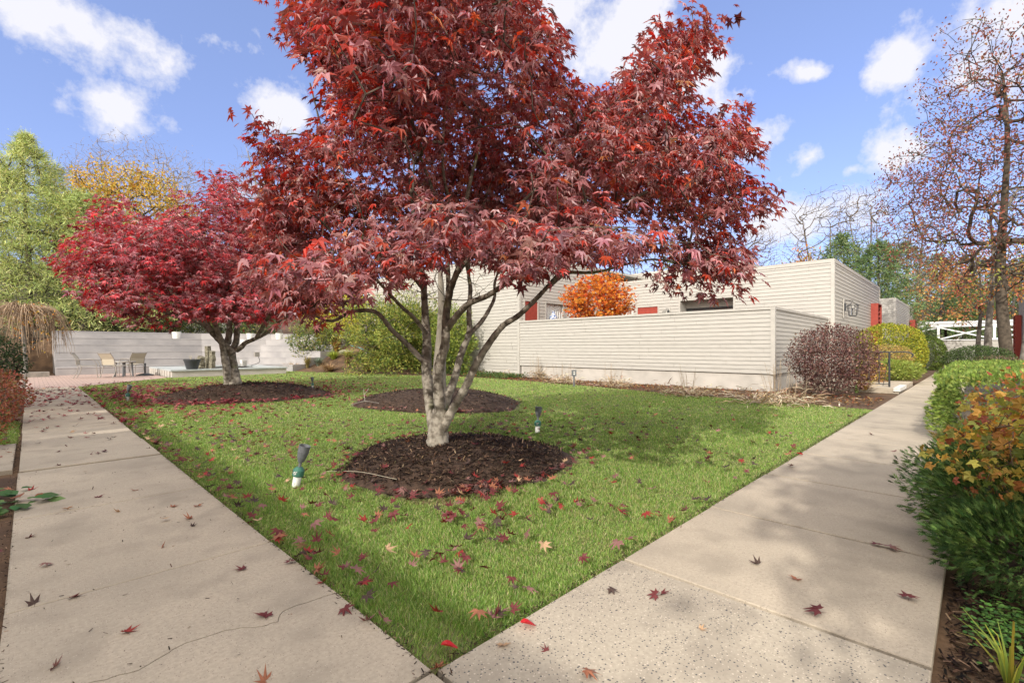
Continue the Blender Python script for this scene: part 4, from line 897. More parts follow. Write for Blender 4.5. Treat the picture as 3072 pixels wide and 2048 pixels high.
# ------------------------------------------------------------------ other trees
def in_ell(n, c, r, rin=0.0, seed=0, zcut=-9):
    g_ = np.random.default_rng(seed); v = norm(g_.normal(size=(n*3, 3))); q = v*(rin+(1-rin)*g_.random((n*3, 1)))**(1/2.2); q = q[q[:, 2] > zcut][:n]; return np.array(c)+q*np.array(r)
def tree(name, label, base, height, targets, r_trunk, twig, bark, leaf=None, fork=.35, lean=(0, 0), group=None, parts=('trunk', 'branches', 'crown'), stems=1, curl=.3, bcol=(1, 1, 1), seg=None, up=.0, cat='tree'):
    base = np.array(base, float); t = thing(name, label, cat, base, 0, group); z = np.linspace(0, 1, 9)
    mb = MB(); seeds = []
    for s in range(stems):
        a = R.random()*6.3; sp_ = (.0 if stems == 1 else .16)*height
        P_ = base+np.c_[z*lean[0]*height+z**1.3*math.cos(a)*sp_+.012*height*np.sin(z*7+a), z*lean[1]*height+z**1.3*math.sin(a)*sp_+.012*height*np.cos(z*6+a), z*height]
        Cc = curve(P_, 5); rr = r_trunk*(1-.8*np.linspace(0, 1, len(Cc)))/math.sqrt(stems); rr[:3] *= [1.35, 1.15, 1.05]; mb.tube(Cc, rr, 10, jit=.04, col=bcol); seeds.append(Cc[int(len(Cc)*fork):])
    part(t, mb.build(parts[0], bark, smooth=True)); seeds = np.vstack(seeds)
    seg = seg or height*.035
    P, par, n0 = grow(seeds, targets, seg=seg, curl=curl, k_up=up); r = radii(P, par, n0, twig, 2.25, r_trunk*.55)
    mb = MB(); branch_mesh(mb, P, par, n0, r, bcol, 3, .04); part(t, mb.build(parts[1], bark))
    if leaf:
        for (tpl, per, size, spread, cols, w, mt, droop, keep) in [leaf]:
            k = R.random(len(targets)) < keep; T_ = np.repeat(targets[k], per, 0); n_ = len(T_); c = T_+R.normal(size=(n_, 3))*spread
            ax = rdir(n_)+np.array([0, 0, -droop]); nr = rdir(n_)*.7+np.array([0, 0, .8])
            if callable(cols): col = cols(c)
            else: col = pal(n_, cols, w)
            mb = MB().leaves(c, ax, nr, size*(.7+.6*R.random(n_)), tpl, col); part(t, mb.build(parts[2], mt))
    return t
def gb(u, v, d): 
    p = at(u*K, v*K, d); return p
def base_at(u, d):
    p = at(u*K, 800*K, d); p[2] = float(terrain(p[0], p[1]))-.05; return p
# leafless pale tree on the third mound
b3 = gp(1322, 1196, .25); b3[2] = .22
tg = np.vstack([in_ell(200, (b3[0]+.1, b3[1], 2.8), (1.1, 1.1, 1.3), .4, 3, -.5)])
tree('bare_tree', 'leafless pale-barked small tree on the mulch mound behind the large maple', b3, 2.9, tg, .15, .0045, M['palebark'], None, .4, curl=.35, seg=.15, bcol=(.8, .76, .68))
# orange maple in the courtyard
c = at(1795, 905, 20.3); tg = in_ell(260, (c[0], c[1], 3.25), (1.45, 1.45, 1.2), .3, 5)
tree('japanese_maple', 'bright orange small maple rising behind the courtyard wall', (c[0], c[1], 0), 2.6, tg, .1, .008, M['darkbark'],
     (T_FLAT, 14, .11, .16, [(.62, .22, .03), (.55, .13, .02), (.68, .32, .05), (.40, .06, .02)], [4, 4, 2, 2], M['leaf'], .6, 1), .4)
# tall tree at the right
bR = at(3026, 1100, 20.5); bR[2] = -.05
polyR = np.array([(2015, 590), (2010, 420), (2030, 380), (2090, 330), (2120, 270), (2090, 190), (2150, 170), (2160, 120), (2140, 60), (2190, 30), (2230, -60), (2600, -60), (2700, 300), (2640, 640), (2400, 690), (2230, 690), (2120, 610)])*K
tg = in_ell(2600, (bR[0]+.5, bR[1]-.4, 9.2), (5.4, 5.4, 7.6), .15, 9); u_, v_, d_ = proj(tg)
tg = tg[inpoly(u_, v_, polyR)]; w_ = 1.0-.55*smooth01((tg[:, 2]-9)/7); tg = tg[R.random(len(tg)) < w_*.8]
def rcol(c):
    n_ = len(c); a = pal(n_, [(.24, .085, .065), (.30, .10, .07), (.16, .065, .05), (.36, .18, .08)], [4, 3, 3, 1]); b = pal(n_, [(.52, .26, .07), (.34, .34, .08), (.42, .16, .06), (.24, .27, .06)], [3, 2, 2, 2])
    k = R.random(n_) < np.clip((6.5-c[:, 2])/3.5, .03, .85); a[k] = b[k]; return a
tree('tall_tree', 'tall dark-barked tree with sparse small wine-red leaves at the right edge', bR, 13, tg, .24, .011, M['darkbark'], (T_OV, 24, .125, .24, rcol, None, M['leaf'], .7, .48), .22, lean=(-.02, .02), curl=.25, bcol=(.85, .8, .72), seg=.35, up=.3)
b = at(2972, 1100, 23.5); b[2] = 0
tree('slim_tree', 'slimmer grey trunk with orange leaves just left of the tall red tree', b, 8, in_ell(260, (b[0], b[1], 7.2), (3.2, 3.2, 3.0), .2, 19), .19, .012, M['palebark'], (T_OV, 9, .10, .3, [(.45, .20, .09), (.42, .13, .08), (.34, .28, .08)], [3, 3, 1], M['leaf'], .5, .3), .4, bcol=(.6, .58, .55))
b = at(3062, 1100, 21.5); b[2] = 0
tree('leaning_tree', 'grey trunk leaning right behind the tall tree, partly out of the picture', b, 11, in_ell(200, (b[0]+2.5, b[1]-2.2, 8.5), (3.6, 3.6, 4), .2, 23), .17, .012, M['palebark'], (T_OV, 8, .09, .3, [(.30, .08, .05), (.42, .2, .05)], [3, 3], M['leaf'], .5, .8), .3, lean=(.05, -.05), bcol=(.7, .68, .65))
# white pine on the left: whorled boughs of pale needles
def pine(label, base, height, rad, n, cols, tuftlen, seed, droop=.0, pw=.75, gaps=.1, leafm=None, name='pine_tree', r_t=.25, k=9, bot=.12, ndl=.05):
    g_ = np.random.default_rng(seed); zz = bot+(1-bot)*g_.random(n)**1.25; lay = np.round(zz*14)/14+g_.normal(size=n)*.012; zz = np.clip(.5*zz+.5*lay, 0, .995); a = g_.random(n)*6.283
    # boughs: a few directions per whorl
    a = np.round(a/6.283*7+zz*40)/7*6.283+g_.normal(size=n)*.22
    rr = rad*(1-zz)**pw*(.3+.75*np.sqrt(g_.random(n)))*(1+.2*np.sin(zz*31))
    tg = np.c_[base[0]+rr*np.cos(a), base[1]+rr*np.sin(a), base[2]+zz*height+rr*.10-droop*rr+g_.normal(size=n)*height*.006]
    tg = tg[g_.random(n) > gaps]
    t = thing(name, label, 'tree', base); mb = MB(); z = np.linspace(0, 1, 12); Cc = np.array(base)+np.c_[.01*height*np.sin(z*5), .01*height*np.cos(z*4), z*height]; mb.tube(Cc, r_t*(1.05-z), 9, jit=.04)
    part(t, mb.build('trunk', M['darkbark'], smooth=True)); P, par, n0 = grow(curve(Cc, 4)[4:], tg, seg=height*.04, curl=.15); r = radii(P, par, n0, height*.0007, 2.3, .09)
    mb = MB(); branch_mesh(mb, P, par, n0, r, (.8, .75, .7), 3, .03); part(t, mb.build('branches', M['darkbark']))
    od = tg-np.array(base); od[:, 2] = 0; od = norm(od); T_ = np.repeat(tg, k, 0); m_ = len(T_); o_ = np.repeat(od, k, 0)
    ax = o_*.6+rdir(m_)*.9+np.array([0, 0, .35]); c = T_+R.normal(size=(m_, 3))*tuftlen*.55
    tp = (np.array([(-ndl, 0, 0), (ndl, 0, 0), (0, 1, -.08)]), [np.array([[0, 1, 2]])])
    mb = MB().leaves(c, ax, rdir(m_), tuftlen*(.6+.7*R.random(m_)), tp, pal(m_, cols, None, .22)); part(t, mb.build('crown', leafm or M['needle'])); return t
b = base_at(60, 30); pine('tall pale green pine at the left edge, behind the weeping shrub', b, 13.8, 7.4, 3200, [(.50, .54, .20), (.42, .48, .17), (.30, .36, .12), (.60, .60, .28)], .30, 31, pw=.85, k=14, ndl=.06, bot=.08)
b = base_at(-60, 33); pine('fuller pine beside the tall pale pine, cut by the left edge', b, 12.4, 7.8, 2200, [(.48, .52, .20), (.36, .42, .15), (.24, .31, .10)], .36, 32, pw=.6, k=16, ndl=.07, bot=.06)
b = base_at(190, 31); pine('lower light green pine between the weeping shrub and the crimson maple', b, 9.2, 6.4, 2000, [(.50, .54, .20), (.36, .42, .15), (.24, .31, .10)], .30, 33, pw=.5, k=16, ndl=.07, bot=.05)
# golden maple and further autumn trees
c = at(300*K, 500*K, 40); b = base_at(305, 40); tg = in_ell(1000, (b[0], b[1], 10.2), (5.6, 5.6, 6.6), .35, 41)
tree('golden_tree', 'dense golden-yellow tree behind the pines and the crimson maple', b, 9, tg, .3, .02, M['darkbark'], (T_OV, 22, .22, .38, [(.55, .36, .06), (.50, .27, .05), (.44, .36, .08), (.58, .42, .12)], None, M['leaf'], .4, 1))
b = base_at(395, 42); tg = in_ell(260, (b[0], b[1], 8.8), (2.2, 2.2, 4.6), .3, 42)
tree('golden_tree', 'smaller yellow-green tree right of the golden tree', b, 8, tg, .25, .02, M['darkbark'], (T_OV, 22, .22, .36, [(.40, .36, .06), (.36, .30, .05), (.28, .30, .06)], None, M['leaf'], .4, 1))
def bare(label, u, d, top, wid, seed, n=330, col=(.9, .82, .72), leaf=None, twig=None, name='bare_tree', pal_=M['palebark'], group=None):
    b = base_at(u, d); zt = H-(top*K-CY)/FP*d; hh = zt-b[2]; w = wid*K/FP*d/2
    tg = in_ell(int(n*2.2), (b[0], b[1], b[2]+hh*.66), (w, w, hh*.36), .25, seed)
    return tree(name, label, b, hh*.82, tg, hh*.016, twig or d*.00022, pal_, leaf, .2, curl=.22, bcol=col, seg=hh*.03, up=.9, group=group, stems=2 if seed % 3 else 3)
SPARSE = (T_DIA, 3, .14, .5, [(.38, .25, .10), (.30, .18, .08)], None, M['leaf'], .3, .35)
for i, (u, d, top, wid) in enumerate([(205, 62, 325, 120), (270, 60, 305, 120), (350, 64, 315, 120), (415, 60, 345, 110), (475, 66, 370, 130), (545, 58, 380, 130), (150, 66, 380, 100)]):
    bare(['leafless grey tree behind the left flank of the golden tree', 'tallest leafless grey tree above the golden tree crown', 'leafless grey tree above the middle of the golden tree', 'leafless grey tree right of the golden tree top', 'leafless grey tree behind the top of the crimson maple', 'leafless grey tree between the crimson maple and the large maple', 'leafless grey tree just right of the tall pale pine'][i], u, d, top, wid, 50+i, 300, (.85, .72, .55), SPARSE, group='bare trees on the left rise')
bare('leafless twiggy tree rising just left of the large maple crown', 640, 42, 262, 230, 61, 260, (.8, .74, .66), None)
for i, (u, d, top, wid, lb) in enumerate([(1745, 58, 510, 90, 'slender leafless tree above the house roof, right under the tip of the maple crown'), (1900, 52, 432, 200, 'spreading leafless oak above the beige house roof'), (2010, 56, 420, 200, 'leafless oak right of the spreading one, above the roof corner'), (2110, 50, 470, 170, 'leafless tree with pale crooked branches beside the tall red tree'), (1650, 60, 520, 120, 'leafless tree behind the lower right of the maple crown'), (1490, 66, 500, 160, 'leafless tree hidden behind the middle of the maple crown')]):
    bare(lb, u, d, top, wid, 70+i, 420, (.5, .44, .37), SPARSE, d*.0003)
OR = [(.50, .22, .08), (.44, .16, .07), (.52, .32, .10), (.34, .30, .10)]
for i, (u, d, top, wid, cols, lb) in enumerate([(1850, 40, 565, 100, OR, 'small rusty-orange oak peeping over the beige house roof'), (2160, 44, 600, 150, OR, 'orange-leaved tree above the second beige house'), (2250, 34, 560, 150, [(.48, .18, .09), (.44, .12, .08), (.34, .26, .06)], 'salmon-leaved tree left of the tall tree, above the carport'), (2330, 52, 590, 160, OR, 'orange-leaved tree behind the tall tree trunk'), (1560, 45, 560, 120, [(.20, .24, .06), (.16, .2, .05)], 'green tree glimpsed behind the house through the maple')]):
    b = base_at(u, d); zt = H-(top*K-CY)/FP*d; w = wid*K/FP*d/2; hh = zt-b[2]
    tree('autumn_tree', lb, b, hh*.8, in_ell(230, (b[0], b[1], b[2]+hh*.66), (w, w, hh*.36), .2, 90+i), hh*.02, .016, M['darkbark'], (T_OV, 9, .005*d+.02, .03*hh, cols, None, M['leaf'], .4, .7))
GC = [(.11, .18, .07), (.15, .22, .08), (.08, .13, .05), (.24, .28, .12)]
for i, (u, d, top, rad, lb) in enumerate([(1935, 46, 545, 3.6, 'dark green pine standing behind the roof of the beige house'), (2015, 42, 560, 3.2, 'green pine behind the corner of the beige house roof'), (2080, 62, 560, 5, 'broad pine above the second beige house'), (2150, 70, 590, 6, 'pine behind the carport, left of the white house'), (2260, 66, 600, 5.5, 'pine in front of the far white house'), (2215, 52, 640, 3.2, 'small blue-green pine directly above the carport roof'), (2340, 60, 610, 6, 'pine behind the tall tree at the right edge'), (2420, 58, 560, 6, 'pine beyond the right edge of the view')]):
    b = base_at(u, d); zt = H-(top*K-CY)/FP*d; pine(lb, b, zt-b[2], rad*1.15, 900, GC, .46, 110+i, pw=.55, k=12, gaps=.1, ndl=.09, bot=.2 if u > 2050 else .1)
# distant woodland edge
n_ = 24000; a = R.uniform(math.radians(-35), math.radians(140), n_); rr = R.uniform(84, 112, n_); c = np.c_[np.cos(a)*rr, np.sin(a)*rr]; z = terrain(c[:, 0], c[:, 1])+R.random(n_)**1.6*(6+3*vn(c[:, 0], c[:, 1], .12, 4))
mb = MB().leaves(np.c_[c, z], rdir(n_), rdir(n_), R.uniform(.5, 1.3, n_), T_OV, pal(n_, [(.10, .10, .05), (.16, .11, .06), (.06, .09, .04), (.28, .14, .06), (.14, .13, .10)], None, .2))
tag(mb.build('distant_woods', M['leaf']), kind='stuff')

# ------------------------------------------------------------------ shrubs
def shrub(name, label, c, rad, n, tpl, size, cols, w=None, mt='leaf', ex=2.0, thick=.25, rough=.06, twigs=60, tr=.006, cat='shrub', outw=.6, upw=.2, twcol=(1, 1, 1), base_z=None, group=None, bark='darkbark', lump=3.0, inner=.25, stemn=5, zlow=-.95):
    c = np.array(c, float); rad = np.array(rad, float); bz = float(terrain(c[0], c[1])) if base_z is None else base_z
    t = thing(name, label, cat, (c[0], c[1], bz), 0, group)
    v = norm(R.normal(size=(int(n*1.5), 3))); k = (np.abs(v)**ex).sum(1)**(-1/ex); q = v*k[:, None]; q = q[q[:, 2] > zlow][:n]; m_ = len(q)
    s = 1-thick*R.random(m_)**1.6; inn = R.random(m_) < inner; s[inn] = R.uniform(.35, .9, inn.sum()); lumpv = 1+rough*(np.sin(q[:, 0]*lump*2+c[0])+np.sin(q[:, 1]*lump*2.3+1)+np.sin(q[:, 2]*lump*2.7+2)+.6*np.sin(q[:, 0]*lump*6+q[:, 2]*9))*.6
    p = c+q*rad*(s*lumpv)[:, None]; p[:, 2] = np.maximum(p[:, 2], bz+.01)
    ax = q*outw+rdir(m_)*.7+np.array([0, 0, upw]); nr = q*.7+rdir(m_)*.6+np.array([0, 0, .3])
    mb = MB().leaves(p, ax, nr, size*(.6+.7*R.random(m_)), tpl, pal(m_, cols, w, .2)); part(t, mb.build('foliage', M[mt]))
    if twigs:
        b0 = np.array([c[0], c[1], bz]); seeds = []
        for j in range(stemn): a = j*6.28/stemn+R.random(); e = b0+np.array([math.cos(a)*rad[0]*.3, math.sin(a)*rad[1]*.3, (c[2]-bz)*.7]); seeds.append(np.linspace(b0+R.normal(size=3)*[.03, .03, 0], e, 5))
        tg = c+in_ell(twigs, (0, 0, 0), rad*.93, .5, int(abs(c[0]*77+c[1]*13)) % 999, -.6); P, par, n0 = grow(np.vstack(seeds), tg, seg=max(rad)*.13, curl=.3); r = radii(P, par, n0, tr, 2.3, tr*5)
        mb = MB(); branch_mesh(mb, P, par, n0, r, twcol, 4, .01)
        for s_ in seeds: mb.tube(s_, tr*4, 6, col=twcol)
        part(t, mb.build('stems', M[bark]))
    return t
# purple globe by the courtyard wall
c = at(2495, 1080, 12.6)
shrub('barberry', 'rounded purple-brown twiggy shrub in front of the courtyard wall end', (c[0], c[1], .98), (1.02, 1.02, .92), 13000, T_OV, .055, [(.12, .055, .05), (.18, .085, .075), (.07, .032, .03), (.28, .17, .14)], None, 'leaf', thick=.3, twigs=420, tr=.004, outw=.5, bark='palebark', inner=.4, twcol=(.5, .4, .36))
c = at(2705, 1060, 21)
shrub('clipped_yew', 'tall clipped golden-green rounded shrub beside the right walk behind the handrail', (c[0], c[1]+.45, 1.05), (1.5, 1.3, 1.28), 16000, T_DIA, .075, [(.34, .33, .03), (.24, .27, .03), (.42, .38, .05), (.13, .17, .02)], [4, 4, 2, 2], 'needle', ex=2.3, thick=.12, rough=.03, twigs=60)
c = at(2800, 1055, 28)
shrub('clipped_yew', 'green clipped shrub behind the golden one, before the carport', (c[0], c[1]+.5, .9), (1.6, 1.1, 1.15), 11000, T_DIA, .09, [(.14, .2, .04), (.20, .26, .05), (.08, .12, .03)], None, 'needle', thick=.12, rough=.03, twigs=40)
c = at(2775, 1060, 25)
shrub('boxwood', 'small grey-green round boxwood tucked between the golden and the green clipped shrubs', (c[0], c[1]+.3, .85), (.6, .6, .75), 5500, T_OV, .06, [(.12, .14, .09), (.18, .2, .14), (.07, .09, .05)], None, 'leaf', twigs=30)
c = at(2668, 1050, 17.5)
shrub('azalea', 'yellow and tan azalea mound behind the handrail', (c[0], c[1], .95), (.85, .7, .42), 3600, T_OV, .06, [(.42, .31, .10), (.36, .21, .09), (.30, .27, .08)], None, 'leaf', twigs=90, thick=.35)
c = at(2670, 1120, 16.8)
shrub('low_juniper', 'low yellow-green juniper behind the handrail', (c[0], c[1], .48), (1.1, .9, .36), 5200, T_SPRAY, .11, [(.24, .29, .05), (.17, .22, .04), (.30, .33, .08)], None, 'needle', twigs=50)
c = at(2630, 1145, 15.8)
shrub('hydrangea', 'withered yellow-leaved plant at the foot of the handrail', (c[0], c[1]+.1, .42), (.42, .42, .4), 520, T_OV, .11, [(.45, .31, .08), (.33, .18, .07), (.25, .13, .07)], None, 'leaf', twigs=40, thick=.6)
# clipped yew hedge on the right of the right walk
def hedge(label, x0, x1, y0, y1, z1, n, cols):
    t = thing('yew_hedge', label, 'hedge', ((x0+x1)/2, (y0+y1)/2, 0)); A = np.array([(x1-x0)*(z1), (x1-x0)*(y1-y0), (y1-y0)*z1*2]); A = A/A.sum(); f = R.choice(3, n, p=A)
    u_, w_, q_ = R.random((3, n)); p = np.zeros((n, 3)); nn = np.zeros((n, 3)); dep = R.random(n)**2*.14
    k = f == 0; p[k] = np.c_[x0+(x1-x0)*u_[k], y1-dep[k], z1*w_[k]]; nn[k] = (0, 1, 0)
    k = f == 1; p[k] = np.c_[x0+(x1-x0)*u_[k], y0+(y1-y0)*w_[k], z1-dep[k]]; nn[k] = (0, 0, 1)
    k = f == 2; s = np.where(q_[k] < .5, 1, 0); p[k] = np.c_[np.where(s, x0+dep[k], x1-dep[k]), y0+(y1-y0)*u_[k], z1*w_[k]]; nn[k] = np.c_[np.where(s, -1, 1), np.zeros((k.sum(), 2))]
    bul = .07*vn(p[:, 0]*3, p[:, 2]*5+p[:, 1]*3, 1, 2); p += nn*bul[:, None]; top = p[:, 2] > z1-.12; p[:, 1] -= np.where(f == 0, smooth01((p[:, 2]-z1*.55)/(z1*.5))*.13+.10*smooth01((.25-p[:, 2])/.25), 0)
    ax = nn*.8+rdir(n)*.7+np.array([0, 0, .3]); col = pal(n, cols, [4, 4, 3, 1.5], .2)
    mb = MB().leaves(p, ax, nn+rdir(n)*.6, R.uniform(.05, .10, n), T_SPRAY, col*np.where(R.random(n)[:, None] < .2, 1.35, 1)); part(t, mb.build('foliage', M['needle']))
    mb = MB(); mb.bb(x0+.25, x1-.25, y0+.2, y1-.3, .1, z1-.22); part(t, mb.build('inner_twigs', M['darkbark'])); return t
hedge('square clipped green yew hedge along the right side of the right walk', 8.4, 17.5, -3.6, .42, .88, 42000, [(.15, .22, .04), (.22, .29, .055), (.08, .13, .025), (.33, .38, .10)])
c = at(2935, 1062, 18); shrub('boxwood', 'low dark clipped boxwood at the foot of the tall tree', (c[0], c[1], .80), (1.0, 1.0, .55), 11000, T_OV, .055, [(.055, .09, .03), (.09, .13, .04), (.035, .06, .02)], None, 'leaf', twigs=30)
c = at(2985, 1078, 17.2); shrub('dead_shrub', 'brownish twiggy low shrub right of the dark boxwood under the tall tree', (c[0], c[1], .65), (1.0, .8, .35), 2600, T_OV, .05, [(.16, .11, .07), (.10, .10, .05), (.2, .14, .1)], None, 'leaf', twigs=120)
# foreground juniper and autumn shrub
jc = [(.07, .14, .04), (.11, .20, .055), (.19, .29, .08), (.04, .085, .025)]
def juniper(label, cs, n, cols, size, parent_loc):
    t = thing('juniper', label, 'shrub', parent_loc); P_ = []; Q = []
    for (c, r, wgt) in cs:
        m_ = int(n*wgt); v = norm(R.normal(size=(m_, 3))); v = v[v[:, 2] > -.75]; s = 1-.35*R.random(len(v))**1.3; lum = 1+.10*np.sin(v[:, 0]*9+c[0]*5)+.09*np.sin(v[:, 2]*11+v[:, 1]*7)
        P_.append(np.array(c)+v*np.array(r)*(s*lum)[:, None]); Q.append(v)
    p = np.vstack(P_); v = np.vstack(Q); p[:, 2] = np.maximum(p[:, 2], .03); n_ = len(p); ax = v*.9+rdir(n_)*.45+np.array([0, 0, .25]); tone = .8+.35*smooth01((v[:, 2]+.2))+0*n_
    mb = MB().leaves(p, ax, v+rdir(n_)*.7, size*(.6+.8*R.random(n_)), T_SPRAY, pal(n_, cols, None, .22)); part(t, mb.build('foliage', M['needle']))
    seeds = np.vstack([np.linspace(np.array(parent_loc), np.array(c)*[1, 1, .8], 6) for c, r, w in cs]); tg = p[R.choice(n_, 260)]*[1, 1, 1]; tg = np.array(parent_loc)+(tg-np.array(parent_loc))*.9
    P, par, n0 = grow(seeds, tg, seg=.08, curl=.3); r = radii(P, par, n0, .0025, 2.3, .02); mb = MB(); branch_mesh(mb, P, par, n0, r, (1, 1, 1), 4, .01); part(t, mb.build('stems', M['darkbark'])); return t
juniper('dark green feathery juniper spilling over the right walk in the foreground', [((3.55, -.22, .24), (.46, .40, .24), .25), ((4.1, -.2, .33), (.55, .52, .30), .25), ((4.7, -.25, .36), (.6, .62, .32), .25), ((5.3, -.35, .33), (.6, .68, .30), .15), ((3.9, -.7, .35), (.7, .4, .3), .1)], 34000, jc, .043, (4.2, -.6, 0))
juniper('lighter yellow-green juniper tuft between the yew hedge and the dark juniper', [((6.2, -.35, .34), (.7, .6, .30), .6), ((6.9, -.5, .38), (.6, .55, .3), .4)], 6500, [(.17, .24, .06), (.25, .31, .09), (.10, .16, .04), (.34, .20, .07)], .07, (6.4, -.6, 0))
SP = [(.58, .38, .09), (.46, .21, .07), (.46, .42, .10), (.34, .11, .06), (.26, .30, .08)]
shrub('autumn_shrub', 'yellow and orange leaved shrub overhanging the right foreground', (3.95, -.50, .66), (.80, .62, .46), 3000, T_LOBE, .034, SP, [5, 2.6, 3, 1.2, 3], 'leaf', thick=.45, twigs=420, tr=.0016, twcol=(1.7, 1.3, 1.05), inner=.2, rough=.14, outw=.8)
shrub('autumn_shrub', 'rusty red tipped shrub leaning in above the first one at the right edge', (5.6, -.75, .82), (.95, .72, .36), 2000, T_OV, .05, [(.36, .10, .05), (.42, .20, .05), (.30, .12, .06)], None, 'leaf', thick=.5, twigs=200, tr=.002, twcol=(1.4, 1.1, 1), rough=.16)
# left side planting
def Lp(u, v): return gp(u, v)
c = at(15, 1085, 9.5); shrub('boxwood', 'dark glossy green round boxwood at the left edge below the weeping shrub', (c[0]-.25, c[1]+.2, .95), (.62, .62, .55), 3600, T_OV, .055, [(.045, .075, .035), (.08, .12, .05), (.025, .045, .02)], None, 'leaf', twigs=30)
c = at(5, 1190, 7.6); shrub('azalea', 'rust-red low azalea at the left edge beside the left walk', (c[0]-.25, c[1], .48), (.62, .85, .46), 4800, T_OV, .045, [(.34, .10, .07), (.26, .075, .05), (.42, .17, .10), (.20, .14, .05)], None, 'leaf', twigs=120, tr=.003)
c = at(10, 1270, 5.9); shrub('azalea', 'smaller orange and green azalea nearer the camera on the left edge', (c[0]-.35, c[1], .30), (.45, .5, .3), 1700, T_OV, .045, [(.34, .14, .06), (.16, .15, .05), (.28, .08, .05)], None, 'leaf', twigs=80, tr=.003)
c = at(5, 990, 10.5); shrub('dwarf_pine', 'dark green dwarf pine at the left edge above the boxwood', (c[0]-.55, c[1]+.6, 1.55), (.6, .6, .7), 2400, T_NEED, .12, [(.05, .085, .04), (.08, .12, .05)], None, 'needle', twigs=30)
# weeping bare shrub
b = np.array([-2.2, 16.2, 0.0]); b = at(70, 1100, 14.5); b[2] = 0.05
t = thing('weeping_shrub', 'leafless weeping shrub with arching tan branches at the left, on the leafy bank', 'shrub', b)
mb = MB(); mb.tube(curve([b, b+[.05, 0, .8], b+[0, .05, 1.6], b+[0, 0, 2.2]], 4), .05, 8); part(t, mb.build('trunk', M['palebark']))
mb = MB(); tips = []
for k in range(330):
    a = R.random()*6.283; r_ = 1.15*math.sqrt(R.uniform(.1, 1)); h0 = 1.95+R.random()*.3; top = 2.5-r_*.2+R.normal()*.07; s_ = b+[0, 0, h0]; dv = np.array([math.cos(a), math.sin(a), 0])
    e = b+dv*(r_*1.02)+[0, 0, R.uniform(.95, 2.0)]; P_ = curve([s_, s_+dv*r_*.45+[0, 0, top-h0+.12], s_+dv*r_*.85+[0, 0, top-h0-.15], e+R.normal(size=3)*.05], 5); P_[1:-1] += R.normal(size=(len(P_)-2, 3))*.012
    mb.tube(P_, np.linspace(.009, .004, len(P_)), 4, cap=False, col=np.array([1.35, 1.05, .78])*R.uniform(.55, 1.2)); tips.append(P_)
part(t, mb.build('branches', M['palebark']))
T_ = np.vstack([p[R.choice(len(p), 2)] for p in tips if R.random() < .35]); tr_ = T_[(T_-b)@RV > .3]; T_ = np.vstack([T_[::4], tr_]); T_ = np.repeat(T_, 2, 0)+R.normal(size=(len(T_)*2, 3))*.04
mb = MB().leaves(T_, rdir(len(T_))+[0, 0, -1], rdir(len(T_)), .075, T_OV, pal(len(T_), [(.58, .30, .05), (.50, .20, .05), (.55, .36, .08)])); part(t, mb.build('leaves', M['leaf']))
# rhododendrons along the top of the terrace, five plants
for i, (u, d) in enumerate([(225, 33), (300, 33.5), (375, 34), (450, 34), (525, 33.5), (600, 32.5), (160, 31)]):
    p = base_at(u, d); shrub('rhododendron', ['dark green rhododendron at the top left of the terrace, by the pine', 'second dark rhododendron along the top of the terrace', 'rhododendron behind the terrace top, left of the lone white pot', 'rhododendron directly behind the lone white pot', 'yellowing rhododendron behind the terrace, under the crimson maple', 'rhododendron behind the right part of the terrace, behind the maple trunk', 'dark rhododendron left of the terrace beneath the pine'][i], (p[0], p[1]+.8, 2.1+.95), (1.5, 1.1, 1.1), 2600, T_LONG, .19, [(.05, .085, .03), (.08, .13, .04), (.13, .16, .05), (.25, .24, .06)], [5, 4, 2, .6+.35*i], 'leaf', base_z=2.1, twigs=25, tr=.012)
# bank bed plants (pixel column, row of the foot, ...)
def bankpt(u, v, d0=23):
    """where the view line through this point meets the ground"""
    for d_ in np.arange(3, 60, .05):
        p = at(u, v, d_)
        if p[2] <= float(terrain(p[0], p[1])): return p
    return at(u, v, d0)
p = bankpt(940, 1068); shrub('rhododendron', 'open yellow-green rhododendron on the mulched bank right of the terrace', (p[0], p[1], p[2]+1.0), (1.35, 1.35, 1.1), 2600, T_LONG, .19, [(.12, .17, .05), (.2, .24, .07), (.32, .30, .08), (.07, .11, .03)], None, 'leaf', thick=.4, base_z=p[2]-.1, twigs=160, tr=.008, rough=.12)
p = bankpt(1060, 1018); shrub('golden_conifer', 'bright yellow conifer shrub on top of the bank left of the big juniper', (p[0], p[1]+1, p[2]+1.2), (2.3, 2.2, 1.9), 9000, T_SPRAY, .22, [(.62, .55, .07), (.50, .47, .06), (.34, .36, .06)], None, 'needle', base_z=p[2], twigs=50, tr=.01, rough=.12)
shrub('big_juniper', 'large spreading green-gold juniper behind the maple trunk', (13.1, 20.6, 1.85), (2.4, 2.5, 2.0), 40000, T_SPRAY, .15, [(.14, .19, .035), (.25, .28, .05), (.07, .11, .025), (.38, .36, .08)], None, 'needle', thick=.5, rough=.36, base_z=0, twigs=140, tr=.014, lump=4)
shrub('big_juniper', 'smaller juniper reaching out right of the maple trunk, against the house wall', (13.9, 17.6, 1.6), (1.0, 1.15, 1.55), 12000, T_SPRAY, .14, [(.2, .26, .05), (.30, .33, .06), (.10, .15, .03)], None, 'needle', thick=.5, rough=.24, base_z=0, twigs=50, tr=.01)
p = bankpt(1160, 955); c3 = p
b = base_at(980, 31); bare('leafless thicket tree against the house wall behind the big juniper', 1040, 27, 560, 150, 131, 220, (.9, .85, .8), None)
